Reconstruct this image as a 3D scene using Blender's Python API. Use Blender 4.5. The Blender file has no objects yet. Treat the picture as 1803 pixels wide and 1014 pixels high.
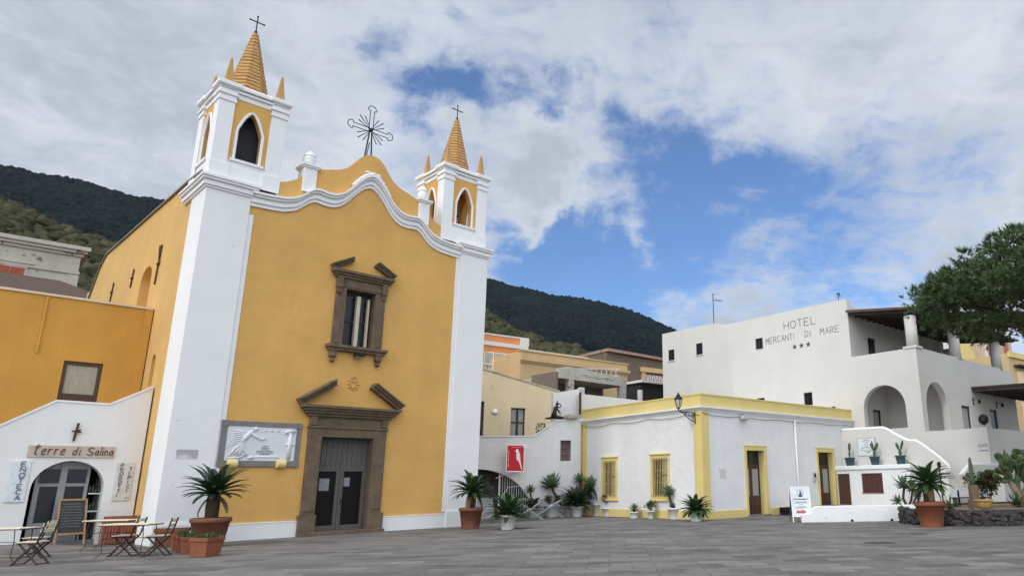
import bpy, bmesh, math, random
import numpy as np
from mathutils import Vector, Matrix, Euler, noise
random.seed(7)
S = bpy.context.scene
COL = S.collection
PI = math.pi
R = math.radians

# ------------------------------------------------------------------ camera
cam_d = bpy.data.cameras.new('camera')
cam = bpy.data.objects.new('camera', cam_d); COL.objects.link(cam); S.camera = cam
cam_d.sensor_width = 36; cam_d.sensor_fit = 'HORIZONTAL'
cam_d.lens = 24.5408
cam_d.shift_x = -0.14155; cam_d.shift_y = 0.01413
cam_d.clip_start = 0.1; cam_d.clip_end = 6000
cam.location = (0, 0, 1.6)
cam.rotation_euler = (Matrix.Rotation(R(90 + 14.4574), 3, 'X') @ Matrix.Rotation(R(-0.9912), 3, 'Z')).to_euler()

# ------------------------------------------------------------------ sky and sun
SUN_AZ = R(143)     # azimuth of the sun left of straight ahead: behind the camera, to the left
SUN_EL = R(40)
SUN = Vector((-math.sin(SUN_AZ) * math.cos(SUN_EL), math.cos(SUN_AZ) * math.cos(SUN_EL), math.sin(SUN_EL)))
sun_d = bpy.data.lights.new('sun', 'SUN'); sun_d.energy = 1.0; sun_d.angle = R(8); sun_d.color = (1, .95, .87)
sun = bpy.data.objects.new('sun', sun_d); COL.objects.link(sun)
sun.rotation_euler = SUN.to_track_quat('Z', 'Y').to_euler(); sun.location = (0, 0, 60)

W = bpy.data.worlds.new('World'); S.world = W; W.use_nodes = True
def build_world():
    nt = W.node_tree; N = nt.nodes; L = nt.links; N.clear()
    def nd(t, **k):
        n = N.new(t)
        for a, b in k.items(): setattr(n, a, b)
        return n
    def val(s, v):
        if hasattr(v, 'links') or isinstance(v, bpy.types.NodeSocket): L.new(v, s)
        else: s.default_value = v
    def mth(op, a, b=None, c=None, clamp=False):
        n = nd('ShaderNodeMath', operation=op, use_clamp=clamp); val(n.inputs[0], a)
        if b is not None: val(n.inputs[1], b)
        if c is not None: val(n.inputs[2], c)
        return n.outputs[0]
    def vm(op, a, b=None):
        n = nd('ShaderNodeVectorMath', operation=op); val(n.inputs[0], a)
        if b is not None: val(n.inputs[1], b)
        return n
    def mr(v, a, b, c, d, smooth=True):
        n = nd('ShaderNodeMapRange', interpolation_type='SMOOTHSTEP' if smooth else 'LINEAR')
        val(n.inputs[0], v); n.inputs[1].default_value = a; n.inputs[2].default_value = b
        n.inputs[3].default_value = c; n.inputs[4].default_value = d
        return n.outputs[0]
    def mix(f, a, b):
        n = nd('ShaderNodeMix', data_type='RGBA'); val(n.inputs[0], f); val(n.inputs[6], a); val(n.inputs[7], b)
        return n.outputs[2]
    sky = nd('ShaderNodeTexSky', sky_type='NISHITA', sun_disc=False, sun_elevation=SUN_EL,
             sun_rotation=math.atan2(SUN.x, SUN.y), altitude=10, air_density=1.0, dust_density=0.4, ozone_density=2.0)
    blue = vm('MULTIPLY', sky.outputs[0], (.088, .118, .155)).outputs[0]
    tc = nd('ShaderNodeTexCoord'); d = vm('NORMALIZE', tc.outputs['Generated']).outputs[0]
    sep = nd('ShaderNodeSeparateXYZ'); L.new(d, sep.inputs[0])
    zz = mth('MAXIMUM', mth('ADD', sep.outputs[2], .18), .06)
    cx = mth('DIVIDE', sep.outputs[0], zz); cy = mth('DIVIDE', sep.outputs[1], zz)
    cmb = nd('ShaderNodeCombineXYZ'); L.new(cx, cmb.inputs[0]); L.new(cy, cmb.inputs[1])
    p = cmb.outputs[0]
    def fbm(vec, sc, det, ro, off, dist=0.0):
        a = vm('ADD', vec, off).outputs[0]
        n = nd('ShaderNodeTexNoise'); L.new(a, n.inputs['Vector']); n.inputs['Scale'].default_value = sc
        n.inputs['Detail'].default_value = det; n.inputs['Roughness'].default_value = ro; n.inputs['Distortion'].default_value = dist
        return n.outputs[0]
    n1 = fbm(p, 2.6, 10, .6, (3.1, 7.3, 1.0), .5)
    n2 = fbm(p, 8.5, 8, .62, (1.7, 2.2, 4.0), .6)
    n3 = fbm(p, 1.9, 7, .55, (9.2, 4.1, 2.0), .4)
    dens = mth('ADD', mth('MULTIPLY', mth('SUBTRACT', n1, .5), 1.1), mth('MULTIPLY', mth('SUBTRACT', n2, .5), .95))
    dens = mth('ADD', dens, .62)
    def azel(a, e):
        a, e = R(a), R(e); return (math.sin(a) * math.cos(e), math.cos(a) * math.cos(e), math.sin(e))
    wn = nd('ShaderNodeTexNoise'); L.new(d, wn.inputs['Vector']); wn.inputs['Scale'].default_value = 5.5; wn.inputs['Detail'].default_value = 7; wn.inputs['Roughness'].default_value = .6
    dw = vm('ADD', d, vm('MULTIPLY', vm('SUBTRACT', wn.outputs[1], (.5, .5, .5)).outputs[0], (.34, .34, .30)).outputs[0]).outputs[0]
    # openings in the cloud deck: (azimuth, elevation, radius, depth)
    for a, e, rad, dep in GAPS:
        dist = vm('DISTANCE', dw, azel(a, e)).outputs['Value']
        dens = mth('SUBTRACT', dens, mr(dist, 0, rad, dep, 0))
    for a, e, rad, dep in CLOUDS:
        dist = vm('DISTANCE', dw, azel(a, e)).outputs['Value']
        dens = mth('ADD', dens, mr(dist, 0, rad, dep, 0))
    mask = mr(dens, .10, .80, .03, 1)
    thick = mr(mth('ADD', mth('MULTIPLY', dens, .35), mth('ADD', mth('MULTIPLY', n3, 1.1), mth('MULTIPLY', n2, .45))), .75, 1.35, 0, 1)
    ccol = mix(thick, (.74, .785, .86, 1), (.46, .515, .60, 1))
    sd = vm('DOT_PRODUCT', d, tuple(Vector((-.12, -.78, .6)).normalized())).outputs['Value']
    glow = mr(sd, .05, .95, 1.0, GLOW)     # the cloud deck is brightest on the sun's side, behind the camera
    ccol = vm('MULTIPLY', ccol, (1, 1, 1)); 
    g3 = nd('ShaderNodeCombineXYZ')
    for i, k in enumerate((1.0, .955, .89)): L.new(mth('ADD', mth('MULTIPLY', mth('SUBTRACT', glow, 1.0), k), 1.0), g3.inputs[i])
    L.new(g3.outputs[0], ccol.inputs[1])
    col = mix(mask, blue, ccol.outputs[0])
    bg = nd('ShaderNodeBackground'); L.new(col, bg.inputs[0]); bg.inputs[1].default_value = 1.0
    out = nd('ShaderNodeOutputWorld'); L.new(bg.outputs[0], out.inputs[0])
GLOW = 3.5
GAPS = [(1, 25, .15, .55), (5, 21, .15, .52), (-4, 17, .14, .55), (-11, 17.5, .12, .62), (-7, 18.5, .10, .5), (17, 20, .22, .30), (22, 26, .22, .2), (8, 30, .12, .2), (-5, 29, .08, .40), (-19, 31, .07, .46), (-15, 31.5, .06, .36), (-10, 30, .06, .32), (-26, 35, .06, .28), (12, 18, .12, .22)]
CLOUDS = [(-11, 25.5, .09, .75), (-9, 21.5, .07, .65), (-2, 21, .045, .32), (-40, 28, .4, .35), (25, 28, .3, .25), (14, 31, .2, .3)]
build_world()

S.view_settings.view_transform = 'Standard'; S.view_settings.look = 'None'
S.view_settings.exposure = 0.0; S.view_settings.gamma = 1.0; S.view_settings.use_curve_mapping = False
S.cycles.max_bounces = 6; S.cycles.diffuse_bounces = 3; S.cycles.glossy_bounces = 2
S.cycles.transparent_max_bounces = 8; S.cycles.caustics_reflective = False; S.cycles.caustics_refractive = False

# ------------------------------------------------------------------ materials
MATS = {}
def new_mat(name):
    m = bpy.data.materials.new(name); m.use_nodes = True; MATS[name] = m
    nt = m.node_tree; b = nt.nodes['Principled BSDF']
    return m, nt.nodes, nt.links, b
def noise_n(N, L, sc, det=4, ro=.55, stretch=None, dist=0):
    tc = N.new('ShaderNodeTexCoord'); v = tc.outputs['Object']
    if stretch:
        mp = N.new('ShaderNodeMapping'); mp.inputs['Scale'].default_value = stretch; L.new(v, mp.inputs[0]); v = mp.outputs[0]
    n = N.new('ShaderNodeTexNoise'); L.new(v, n.inputs['Vector'])
    n.inputs['Scale'].default_value = sc; n.inputs['Detail'].default_value = det; n.inputs['Roughness'].default_value = ro; n.inputs['Distortion'].default_value = dist
    return n.outputs[0]
def ramp(N, L, v, a, b, c0=0., c1=1.):
    n = N.new('ShaderNodeMapRange'); L.new(v, n.inputs[0])
    for i, q in enumerate((a, b, c0, c1)): n.inputs[i + 1].default_value = q
    return n.outputs[0]
def mixc(N, L, f, a, b):
    n = N.new('ShaderNodeMix'); n.data_type = 'RGBA'
    for s, v in ((n.inputs[0], f), (n.inputs[6], a), (n.inputs[7], b)):
        if isinstance(v, bpy.types.NodeSocket): L.new(v, s)
        elif isinstance(v, (tuple, list)): s.default_value = tuple(v)[:3] + (1,)
        else: s.default_value = v
    return n.outputs[2]
def bump(N, L, b, h, st, dist=.02, prev=None):
    n = N.new('ShaderNodeBump'); n.inputs['Strength'].default_value = st; n.inputs['Distance'].default_value = dist
    L.new(h, n.inputs['Height'])
    if prev: L.new(prev, n.inputs['Normal'])
    L.new(n.outputs[0], b.inputs['Normal']); return n.outputs[0]
def mul(c, k): return tuple(min(1, q * k) for q in c[:3])

def plaster(name, c, var=.12, dirt=None, dirt_lo=.62, dirt_hi=.75, rough=.9, bmp=.35, streak=.25):
    m, N, L, b = new_mat(name)
    big = noise_n(N, L, .55, 6, .6); fine = noise_n(N, L, 7, 6, .65)
    col = mixc(N, L, ramp(N, L, big, .3, .7), mul(c, 1 - var), mul(c, 1 + var * .5))
    col = mixc(N, L, ramp(N, L, fine, .35, .75, 0, .35), col, mul(c, 1 - var * 1.6))
    if streak:
        st = noise_n(N, L, 1.0, 5, .6, (2.2, 2.2, .18))
        col = mixc(N, L, ramp(N, L, st, .52, .8, 0, streak), col, mul(c, .72))
    sp_ = noise_n(N, L, 5.5, 3, .5); col = mixc(N, L, ramp(N, L, sp_, .745, .77, 0, .6), col, mul(c, .45))
    if dirt:
        dn = noise_n(N, L, 1.7, 8, .68)
        col = mixc(N, L, ramp(N, L, dn, dirt_lo, dirt_hi), col, dirt)
    L.new(col, b.inputs['Base Color']); b.inputs['Roughness'].default_value = rough
    b.inputs['Specular IOR Level'].default_value = .25
    p = bump(N, L, b, noise_n(N, L, 2.5, 3, .5), bmp, .03)
    bump(N, L, b, noise_n(N, L, 28, 4, .6), bmp * .7, .008, p)
    return m
def stone(name, c1, c2, sc=3, rough=.92, bmp=.8):
    m, N, L, b = new_mat(name)
    f = noise_n(N, L, sc, 8, .7); g = noise_n(N, L, sc * 9, 4, .6)
    col = mixc(N, L, ramp(N, L, f, .3, .7), c1, c2); col = mixc(N, L, ramp(N, L, g, .5, .75, 0, .6), col, mul(c1, .55))
    L.new(col, b.inputs['Base Color']); b.inputs['Roughness'].default_value = rough; b.inputs['Specular IOR Level'].default_value = .25
    bump(N, L, b, g, bmp, .015)
    return m
def simple(name, c, rough=.6, metal=0, var=.15, sc=8, spec=.4, bmp=.1, stretch=None):
    m, N, L, b = new_mat(name)
    f = noise_n(N, L, sc, 5, .6, stretch)
    L.new(mixc(N, L, ramp(N, L, f, .3, .7), mul(c, 1 - var), mul(c, 1 + var)), b.inputs['Base Color'])
    b.inputs['Roughness'].default_value = rough; b.inputs['Metallic'].default_value = metal; b.inputs['Specular IOR Level'].default_value = spec
    if bmp: bump(N, L, b, f, bmp, .01)
    return m
def leafy(name, c, var=.35, sc=6, rough=.5, c2=None, trans=.0):
    m, N, L, b = new_mat(name)
    f = noise_n(N, L, sc, 4, .6); g = noise_n(N, L, sc * .25, 2, .5)
    col = mixc(N, L, ramp(N, L, f, .3, .7), mul(c, 1 - var), mul(c, 1 + var))
    col = mixc(N, L, ramp(N, L, g, .45, .7), col, c2 or mul(c, 1.2))
    L.new(col, b.inputs['Base Color']); b.inputs['Roughness'].default_value = rough; b.inputs['Specular IOR Level'].default_value = .35
    return m
def glass(name, c, rough=.08):
    m, N, L, b = new_mat(name)
    f = noise_n(N, L, 1.5, 3, .5)
    L.new(mixc(N, L, f, mul(c, .7), mul(c, 1.3)), b.inputs['Base Color']); b.inputs['Roughness'].default_value = rough; b.inputs['Specular IOR Level'].default_value = .13
    b.inputs['Specular IOR Level'].default_value = .5
    return m

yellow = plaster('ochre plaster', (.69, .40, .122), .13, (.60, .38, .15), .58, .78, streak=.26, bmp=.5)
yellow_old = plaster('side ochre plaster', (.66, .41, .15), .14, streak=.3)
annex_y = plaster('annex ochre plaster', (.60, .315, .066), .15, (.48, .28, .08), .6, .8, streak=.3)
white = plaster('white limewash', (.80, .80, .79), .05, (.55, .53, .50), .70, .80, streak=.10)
white_t = plaster('white trim paint', (.82, .82, .81), .05, (.5, .49, .47), .69, .78, streak=.12)
white_s = plaster('stained white wall', (.74, .73, .71), .10, (.50, .46, .42), .60, .78, streak=.30, bmp=.8)
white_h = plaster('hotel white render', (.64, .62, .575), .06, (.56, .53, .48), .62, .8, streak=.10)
white_w = plaster('old whitewash', (.79, .785, .77), .08, (.52, .51, .49), .63, .76, streak=.18, bmp=.85)
lemon = plaster('lemon trim', (.73, .59, .23), .10, (.80, .76, .66), .68, .76, streak=.18)
cream = plaster('cream render', (.74, .61, .40), .10, (.50, .38, .24), .6, .8, streak=.2)
orange = plaster('orange render', (.64, .27, .10), .10, streak=.1)
lilac = plaster('pale lilac trim', (.66, .63, .63), .06)
ochre2 = plaster('faded ochre', (.60, .43, .23), .14, (.30, .2, .12), .62, .75)
pinkred = plaster('dusty red render', (.42, .17, .12), .12)
peach = plaster('peach render', (.66, .47, .32), .16, (.7, .65, .55), .55, .7)
oldwhite = plaster('weathered white', (.50, .475, .41), .18, (.15, .12, .09), .58, .63, streak=.5)
lava = stone('dark lava stone', (.20, .145, .092), (.10, .074, .052), 3)
lava_d = stone('black lava rubble', (.095, .083, .074), (.02, .019, .019), 2.6, bmp=1)
greystone = stone('grey stone frame', (.24, .235, .235), (.17, .165, .16), 5)
rubble = stone('brown rubble stone', (.22, .165, .115), (.12, .09, .07), 2)
marble = plaster('white marble', (.70, .71, .73), .05, streak=0, bmp=.1)
spire_m = None
terracotta = simple('terracotta', (.19, .072, .040), .85, var=.22, sc=5, bmp=.25)
terracotta_l = simple('bright terracotta', (.23, .073, .037), .8, var=.15, sc=4, bmp=.2)
potwhite = simple('white plastic pot', (.72, .71, .69), .5, var=.08, sc=5)
potgrey = simple('grey cement pot', (.42, .42, .41), .9, var=.2, sc=6, bmp=.3)
potblue = simple('dark teal pot', (.028, .075, .085), .5, var=.25, sc=6)
soil = stone('soil', (.10, .075, .05), (.06, .045, .03), 8)
drysoil = stone('dry soil', (.30, .22, .14), (.20, .14, .09), 6)
woodgrey = simple('weathered grey wood', (.105, .098, .088), .8, var=.3, sc=6, stretch=(12, 12, .6), bmp=.4)
woodbrown = simple('dark brown wood', (.075, .036, .022), .55, var=.35, sc=5, stretch=(10, 10, .7), bmp=.2)
woodred = simple('red brown shutter', (.075, .026, .022), .6, var=.2, sc=5)
woodtan = simple('tan wood', (.36, .20, .10), .6, var=.2, sc=6)
slatred = simple('reddish slat wood', (.26, .085, .045), .65, var=.3, sc=6, stretch=(10, 10, .7))
beam_m = simple('dark beams', (.045, .036, .03), .85, var=.3, sc=4, bmp=.3)
shutter_r = simple('rust red shutter', (.33, .075, .035), .7, var=.2, sc=6)
creamslat = simple('cream painted slat', (.72, .66, .50), .55, var=.12, sc=8)
iron = simple('black iron', (.02, .02, .022), .5, .6, var=.3)
darkmetal = simple('dark brown metal', (.05, .032, .026), .5, .3, var=.3)
rustiron = simple('rusty iron', (.09, .05, .032), .85, .2, var=.35)
greyframe = simple('grey painted frame', (.27, .275, .28), .55, var=.08)
creamframe = simple('cream painted frame', (.56, .49, .36), .55, var=.1)
blackboard = simple('chalkboard slate', (.03, .036, .038), .7, var=.25, sc=3)
letter_dark = simple('dark lettering', (.07, .07, .075), .7)
letter_hotel = simple('weathered wall lettering', (.13, .13, .135), .8)
letter_brown = simple('brown lettering', (.17, .065, .05), .7)
letter_grey = simple('faded lettering', (.26, .26, .28), .8)
letter_blue = simple('blue grey lettering', (.10, .14, .17), .7)
letter_red = simple('red print', (.45, .10, .07), .7)
signwood = simple('whitewashed sign board', (.50, .43, .35), .8, var=.18, sc=5, stretch=(1, 8, 8), bmp=.2)
signwhite = simple('white sign board', (.66, .69, .71), .75, var=.12, sc=5, bmp=.1)
signcream = simple('pale sign board', (.62, .61, .56), .75, var=.15, sc=5, bmp=.1)
paper = simple('white paper', (.72, .72, .70), .7)
notice_p = simple('dim paper', (.24, .245, .25), .5)  # white paper toned grey: dimness behind the door glass put into its colour
redcloth = simple('red banner cloth', (.55, .018, .028), .75, var=.1)
whitepaint = simple('white paint', (.80, .80, .80), .5, var=.04)
pane_dark = glass('dark pane', (.012, .014, .019), .22)
pane_int = simple('dark interior', (.009, .008, .008), .35, spec=.15)
pane_curt = simple('net curtain behind glass', (.33, .33, .31), .35, var=.12, sc=3, stretch=(9, 9, .5), spec=.5)
pane_tan = simple('tan curtain', (.36, .34, .26), .5, var=.15, sc=3, stretch=(6, 6, .8))
lampglass = simple('frosted lamp glass', (.55, .52, .45), .2, var=.05)
bronze = simple('dark bronze', (.025, .022, .02), .45, .5, var=.3)
cyc_g = leafy('cycad green', (.035, .075, .022), .35, 5, .4)
cyc_d = leafy('dark cycad green', (.022, .05, .02), .35, 5, .45)
dry_m = leafy('dry tan frond', (.15, .105, .055), .3, 5, .8, (.11, .075, .04))
agave_g = leafy('agave green', (.10, .165, .075), .25, 5, .5)
succ_g = leafy('succulent green', (.10, .14, .06), .3, 8, .5)
pear_g = leafy('prickly pear green', (.065, .105, .045), .3, 5, .5, (.085, .11, .045))
cact_g = leafy('dull cactus green', (.06, .09, .05), .3, 6, .6)
herb_g = leafy('potted herbs', (.06, .10, .03), .4, 8, .6)
aeon_g = leafy('bronze succulent leaves', (.07, .09, .035), .4, 8, .5, (.10, .06, .03))
pine_g = leafy('pine needles', (.066, .108, .040), .45, 2.2, .6, (.092, .135, .045))
trunkm = stone('palm trunk fibre', (.10, .065, .04), (.05, .034, .024), 14)
barkm = stone('pine bark', (.12, .085, .065), (.06, .045, .035), 6)
tilem = stone('old roof tiles', (.14, .085, .065), (.075, .06, .05), 4)
def mk_spire():
    m, N, L, b = new_mat('scaled spire render')
    tc = N.new('ShaderNodeTexCoord'); sp = N.new('ShaderNodeSeparateXYZ'); L.new(tc.outputs['Object'], sp.inputs[0])
    w = N.new('ShaderNodeTexWave'); w.bands_direction = 'Z'; L.new(tc.outputs['Object'], w.inputs[0])
    w.inputs['Scale'].default_value = 2.0; w.inputs['Distortion'].default_value = 2.2; w.inputs['Detail'].default_value = 2; w.inputs['Detail Scale'].default_value = 2.5
    col = mixc(N, L, ramp(N, L, w.outputs[1], .12, .3), (.22, .115, .04), (.52, .29, .095))
    f = noise_n(N, L, 5, 5, .6); col = mixc(N, L, ramp(N, L, f, .4, .75, 0, .5), col, (.36, .19, .07))
    L.new(col, b.inputs['Base Color']); b.inputs['Roughness'].default_value = .9
    bump(N, L, b, w.outputs[1], .8, .04)
    return m
spire_m = mk_spire()
spire_plain = plaster('pinnacle render', (.50, .30, .125), .14, (.3, .2, .11), .6, .75)

def mk_paving():
    m, N, L, b = new_mat('grey stone paving')
    tc = N.new('ShaderNodeTexCoord'); mp = N.new('ShaderNodeMapping'); L.new(tc.outputs['Object'], mp.inputs[0])
    mp.inputs['Rotation'].default_value = (0, 0, R(-4))
    br = N.new('ShaderNodeTexBrick'); L.new(mp.outputs[0], br.inputs[0]); br.offset = .5
    br.inputs['Color1'].default_value = (.0, .0, .0, 1); br.inputs['Color2'].default_value = (1, 1, 1, 1); br.inputs['Mortar'].default_value = (.5, .5, .5, 1)
    br.inputs['Scale'].default_value = 1; br.inputs['Brick Width'].default_value = .9; br.inputs['Row Height'].default_value = .48
    br.inputs['Mortar Size'].default_value = .016; br.inputs['Mortar Smooth'].default_value = .2
    big = noise_n(N, L, .12, 5, .55); mid = noise_n(N, L, .8, 6, .65); fine = noise_n(N, L, 14, 5, .7)
    base = mixc(N, L, br.outputs[0], (.092, .091, .093), (.225, .220, .212))
    base = mixc(N, L, ramp(N, L, mid, .40, .7, 0, .55), base, (.118, .116, .115))
    base = mixc(N, L, ramp(N, L, big, .35, .65, 0, .5), base, (.178, .175, .172))
    base = mixc(N, L, ramp(N, L, fine, .45, .75, 0, .5), base, (.088, .086, .085))
    st = noise_n(N, L, .55, 7, .7, (.6, 1.6, 1), .6)
    base = mixc(N, L, ramp(N, L, st, .51, .67, 0, .8), base, (.062, .061, .062))
    col = mixc(N, L, ramp(N, L, br.outputs['Fac'], .3, .9, 0, .6), base, (.075, .073, .071))
    wm = N.new('ShaderNodeMix'); wm.data_type = 'RGBA'; wm.blend_type = 'MULTIPLY'; wm.inputs[0].default_value = 1; L.new(col, wm.inputs[6]); wm.inputs[7].default_value = (1.13, 1.08, 1.02, 1); col = wm.outputs[2]
    L.new(col, b.inputs['Base Color']); L.new(ramp(N, L, mid, .3, .7, .8, .97), b.inputs['Roughness']); b.inputs['Specular IOR Level'].default_value = .15
    inv = N.new('ShaderNodeMath'); inv.operation = 'SUBTRACT'; inv.inputs[0].default_value = 1; L.new(br.outputs['Fac'], inv.inputs[1])
    p = bump(N, L, b, inv.outputs[0], .5, .012); bump(N, L, b, fine, .5, .008, p)
    return m
paving = mk_paving()
def mk_terrain(name, c1, c2, c3, sc):
    m, N, L, b = new_mat(name)
    f = noise_n(N, L, sc, 8, .65); g = noise_n(N, L, sc * 7, 5, .7)
    col = mixc(N, L, ramp(N, L, f, .35, .65), c1, c2); col = mixc(N, L, ramp(N, L, g, .45, .7, 0, .8), col, c3)
    L.new(col, b.inputs['Base Color']); b.inputs['Roughness'].default_value = 1; b.inputs['Specular IOR Level'].default_value = .05
    bump(N, L, b, g, 1, 2.0)
    return m
hill_near = mk_terrain('scrub hillside', (.085, .078, .038), (.05, .06, .026), (.13, .105, .058), .03)
hill_far = mk_terrain('forested mountain', (.010, .016, .016), (.007, .011, .012), (.014, .019, .016), .008)  # blue of the distance haze is mixed into these dark forest colours
scrub_m = leafy('scrub foliage', (.052, .054, .028), .5, .25, .9, (.090, .076, .042))
forest_m = leafy('forest foliage', (.007, .0115, .0115), .4, .02, .9, (.010, .015, .013))  # tree colour also carries the blue of the distance haze

for m_ in (scrub_m, forest_m): m_.node_tree.nodes['Principled BSDF'].inputs['Specular IOR Level'].default_value = .03
# ------------------------------------------------------------------ mesh builder
class MB:
    def __init__(s): s.v = []; s.f = []
    def add(s, vs, fs):
        n = len(s.v); s.v += [tuple(v) for v in vs]; s.f += [tuple(i + n for i in f) for f in fs]; return s
    def box(s, x0, x1, y0, y1, z0, z1):
        return s.add([(x0, y0, z0), (x1, y0, z0), (x1, y1, z0), (x0, y1, z0), (x0, y0, z1), (x1, y0, z1), (x1, y1, z1), (x0, y1, z1)],
                     [(0, 3, 2, 1), (4, 5, 6, 7), (0, 1, 5, 4), (1, 2, 6, 5), (2, 3, 7, 6), (3, 0, 4, 7)])
    def bar(s, a, b, w, h=None, up=(0, 0, 1)):        # rectangular bar from a to b
        a = Vector(a); b = Vector(b); d = (b - a)
        if d.length < 1e-6: return s
        d.normalize(); h = w if h is None else h; u = Vector(up)
        if abs(d.dot(u)) > .98: u = Vector((0, 1, 0)) if abs(d.y) < .9 else Vector((1, 0, 0))
        x = d.cross(u).normalized() * w / 2; y = x.cross(d).normalized() * h / 2
        vs = [p + q for p in (a, b) for q in (-x - y, x - y, x + y, -x + y)]
        return s.add(vs, [(0, 1, 2, 3), (7, 6, 5, 4), (0, 4, 5, 1), (1, 5, 6, 2), (2, 6, 7, 3), (3, 7, 4, 0)])
    def tube(s, pts, r, n=8, cap=True):
        pts = [Vector(p) for p in pts]; rs = r if isinstance(r, (list, tuple)) else [r] * len(pts); k = len(pts); vs = []
        u = None
        for i, p in enumerate(pts):
            d = (pts[min(i + 1, k - 1)] - pts[max(i - 1, 0)]).normalized()
            if u is None: u = d.orthogonal().normalized()
            else:
                u = u - d * u.dot(d); u = u.normalized() if u.length > 1e-6 else d.orthogonal().normalized()
            w = d.cross(u)
            vs += [p + (u * math.cos(2 * PI * j / n) + w * math.sin(2 * PI * j / n)) * rs[i] for j in range(n)]
        fs = [(i * n + j, i * n + (j + 1) % n, (i + 1) * n + (j + 1) % n, (i + 1) * n + j) for i in range(k - 1) for j in range(n)]
        if cap: fs += [tuple(range(n))[::-1], tuple((k - 1) * n + j for j in range(n))]
        return s.add(vs, fs)
    def lathe(s, prof, n=16, c=(0, 0, 0), cap=True, sx=1, sy=1, ph=0):
        k = len(prof); vs = [(c[0] + r * sx * math.cos(2 * PI * j / n + ph), c[1] + r * sy * math.sin(2 * PI * j / n + ph), c[2] + z) for r, z in prof for j in range(n)]
        fs = [(i * n + j, i * n + (j + 1) % n, (i + 1) * n + (j + 1) % n, (i + 1) * n + j) for i in range(k - 1) for j in range(n)]
        if cap: fs += [tuple(range(n))[::-1], tuple((k - 1) * n + j for j in range(n))]
        return s.add(vs, fs)
    def prism(s, poly, y0, y1):                      # polygon in x-z pushed from y0 to y1
        k = len(poly); vs = [(x, y0, z) for x, z in poly] + [(x, y1, z) for x, z in poly]
        return s.add(vs, [tuple(range(k)), tuple(range(2 * k - 1, k - 1, -1))] + [(i, i + k, (i + 1) % k + k, (i + 1) % k) for i in range(k)])
    def prismx(s, poly, x0, x1):                     # polygon in y-z pushed from x0 to x1
        k = len(poly); vs = [(x0, y, z) for y, z in poly] + [(x1, y, z) for y, z in poly]
        return s.add(vs, [tuple(range(k))[::-1], tuple(range(k, 2 * k))] + [(i, (i + 1) % k, (i + 1) % k + k, i + k) for i in range(k)])
    def prismz(s, poly, z0, z1):
        k = len(poly); vs = [(x, y, z0) for x, y in poly] + [(x, y, z1) for x, y in poly]
        return s.add(vs, [tuple(range(k))[::-1], tuple(range(k, 2 * k))] + [(i, (i + 1) % k, (i + 1) % k + k, i + k) for i in range(k)])
    def wall(s, x0, x1, y0, y1, bot, top, openings=()):
        """wall in the x-z plane between y0 (front) and y1 with arched or square openings (xa, xb, zb, ztop or function)"""
        f = lambda q: q if callable(q) else (lambda x: q)
        top = f(top); bot = f(bot); xs = {x0, x1}; ops = []
        for xa, xb, zb, zt in openings:
            ops.append((xa, xb, zb, f(zt))); n = 16 if callable(zt) else 1
            for i in range(n + 1): xs.add(round(xa + (xb - xa) * (1 - math.cos(PI * i / n)) / 2 if n > 1 else xa + (xb - xa) * i, 5))
        for q in getattr(s, 'cuts', ()):
            if x0 < q < x1: xs.add(q)
        xs = sorted(xs)
        for a, b in zip(xs[:-1], xs[1:]):
            if b - a < 1e-6: continue
            m = (a + b) / 2; act = sorted([o for o in ops if o[0] - 1e-4 <= m <= o[1] + 1e-4], key=lambda o: o[2])
            spans = []; cur = (bot(a), bot(b))
            for o in act:
                spans.append((cur, (o[2], o[2]))); cur = (o[3](a), o[3](b))
            spans.append((cur, (top(a), top(b))))
            for i, (lo, hi) in enumerate(spans):
                if hi[0] - lo[0] < 1e-4 and hi[1] - lo[1] < 1e-4: continue
                vs = [(a, y0, lo[0]), (b, y0, lo[1]), (b, y0, hi[1]), (a, y0, hi[0]), (a, y1, lo[0]), (b, y1, lo[1]), (b, y1, hi[1]), (a, y1, hi[0])]
                fs = [(0, 1, 2, 3), (5, 4, 7, 6), (4, 5, 1, 0), (3, 2, 6, 7)]
                s.add(vs, fs)
        for xa, xb, zb, zt in ops:
            for x, fl in ((xa, 1), (xb, 0)):
                q = [(x, y0, zb), (x, y0, zt(x)), (x, y1, zt(x)), (x, y1, zb)]
                if zt(x) - zb > 1e-3: s.add(q, [(0, 1, 2, 3) if fl else (3, 2, 1, 0)])
        for x, fl in ((x0, 0), (x1, 1)):
            s.add([(x, y0, bot(x)), (x, y0, top(x)), (x, y1, top(x)), (x, y1, bot(x))], [(0, 1, 2, 3) if not fl else (3, 2, 1, 0)])
        return s
    def xf(s, M):
        s.v = [tuple(M @ Vector(v)) for v in s.v]; return s
    def join(s, o, M=None):
        return s.add([tuple(M @ Vector(v)) for v in o.v] if M else o.v, o.f)
    def build(s, name, mat, parent=None, smooth=False, bevel=0):
        me = bpy.data.meshes.new(name); me.from_pydata(s.v, [], s.f); me.materials.append(mat)
        if smooth: me.polygons.foreach_set('use_smooth', [True] * len(me.polygons))
        me.validate(); me.update()
        o = bpy.data.objects.new(name, me); COL.objects.link(o)
        if parent: o.parent = parent
        if bevel:
            md = o.modifiers.new('bevel', 'BEVEL'); md.width = bevel; md.segments = 2; md.limit_method = 'ANGLE'; md.angle_limit = R(50)
        return o
def arch(xa, xb, zs, rise):                           # elliptical arch head
    c, h = (xa + xb) / 2, (xb - xa) / 2
    return lambda x: zs + rise * math.sqrt(max(0, 1 - ((x - c) / h) ** 2))
def pointed(xa, xb, zs, zt):
    c, h = (xa + xb) / 2, (xb - xa) / 2
    return lambda x: zs + (zt - zs) * (1 - abs((x - c) / h) ** 1.75)
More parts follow.
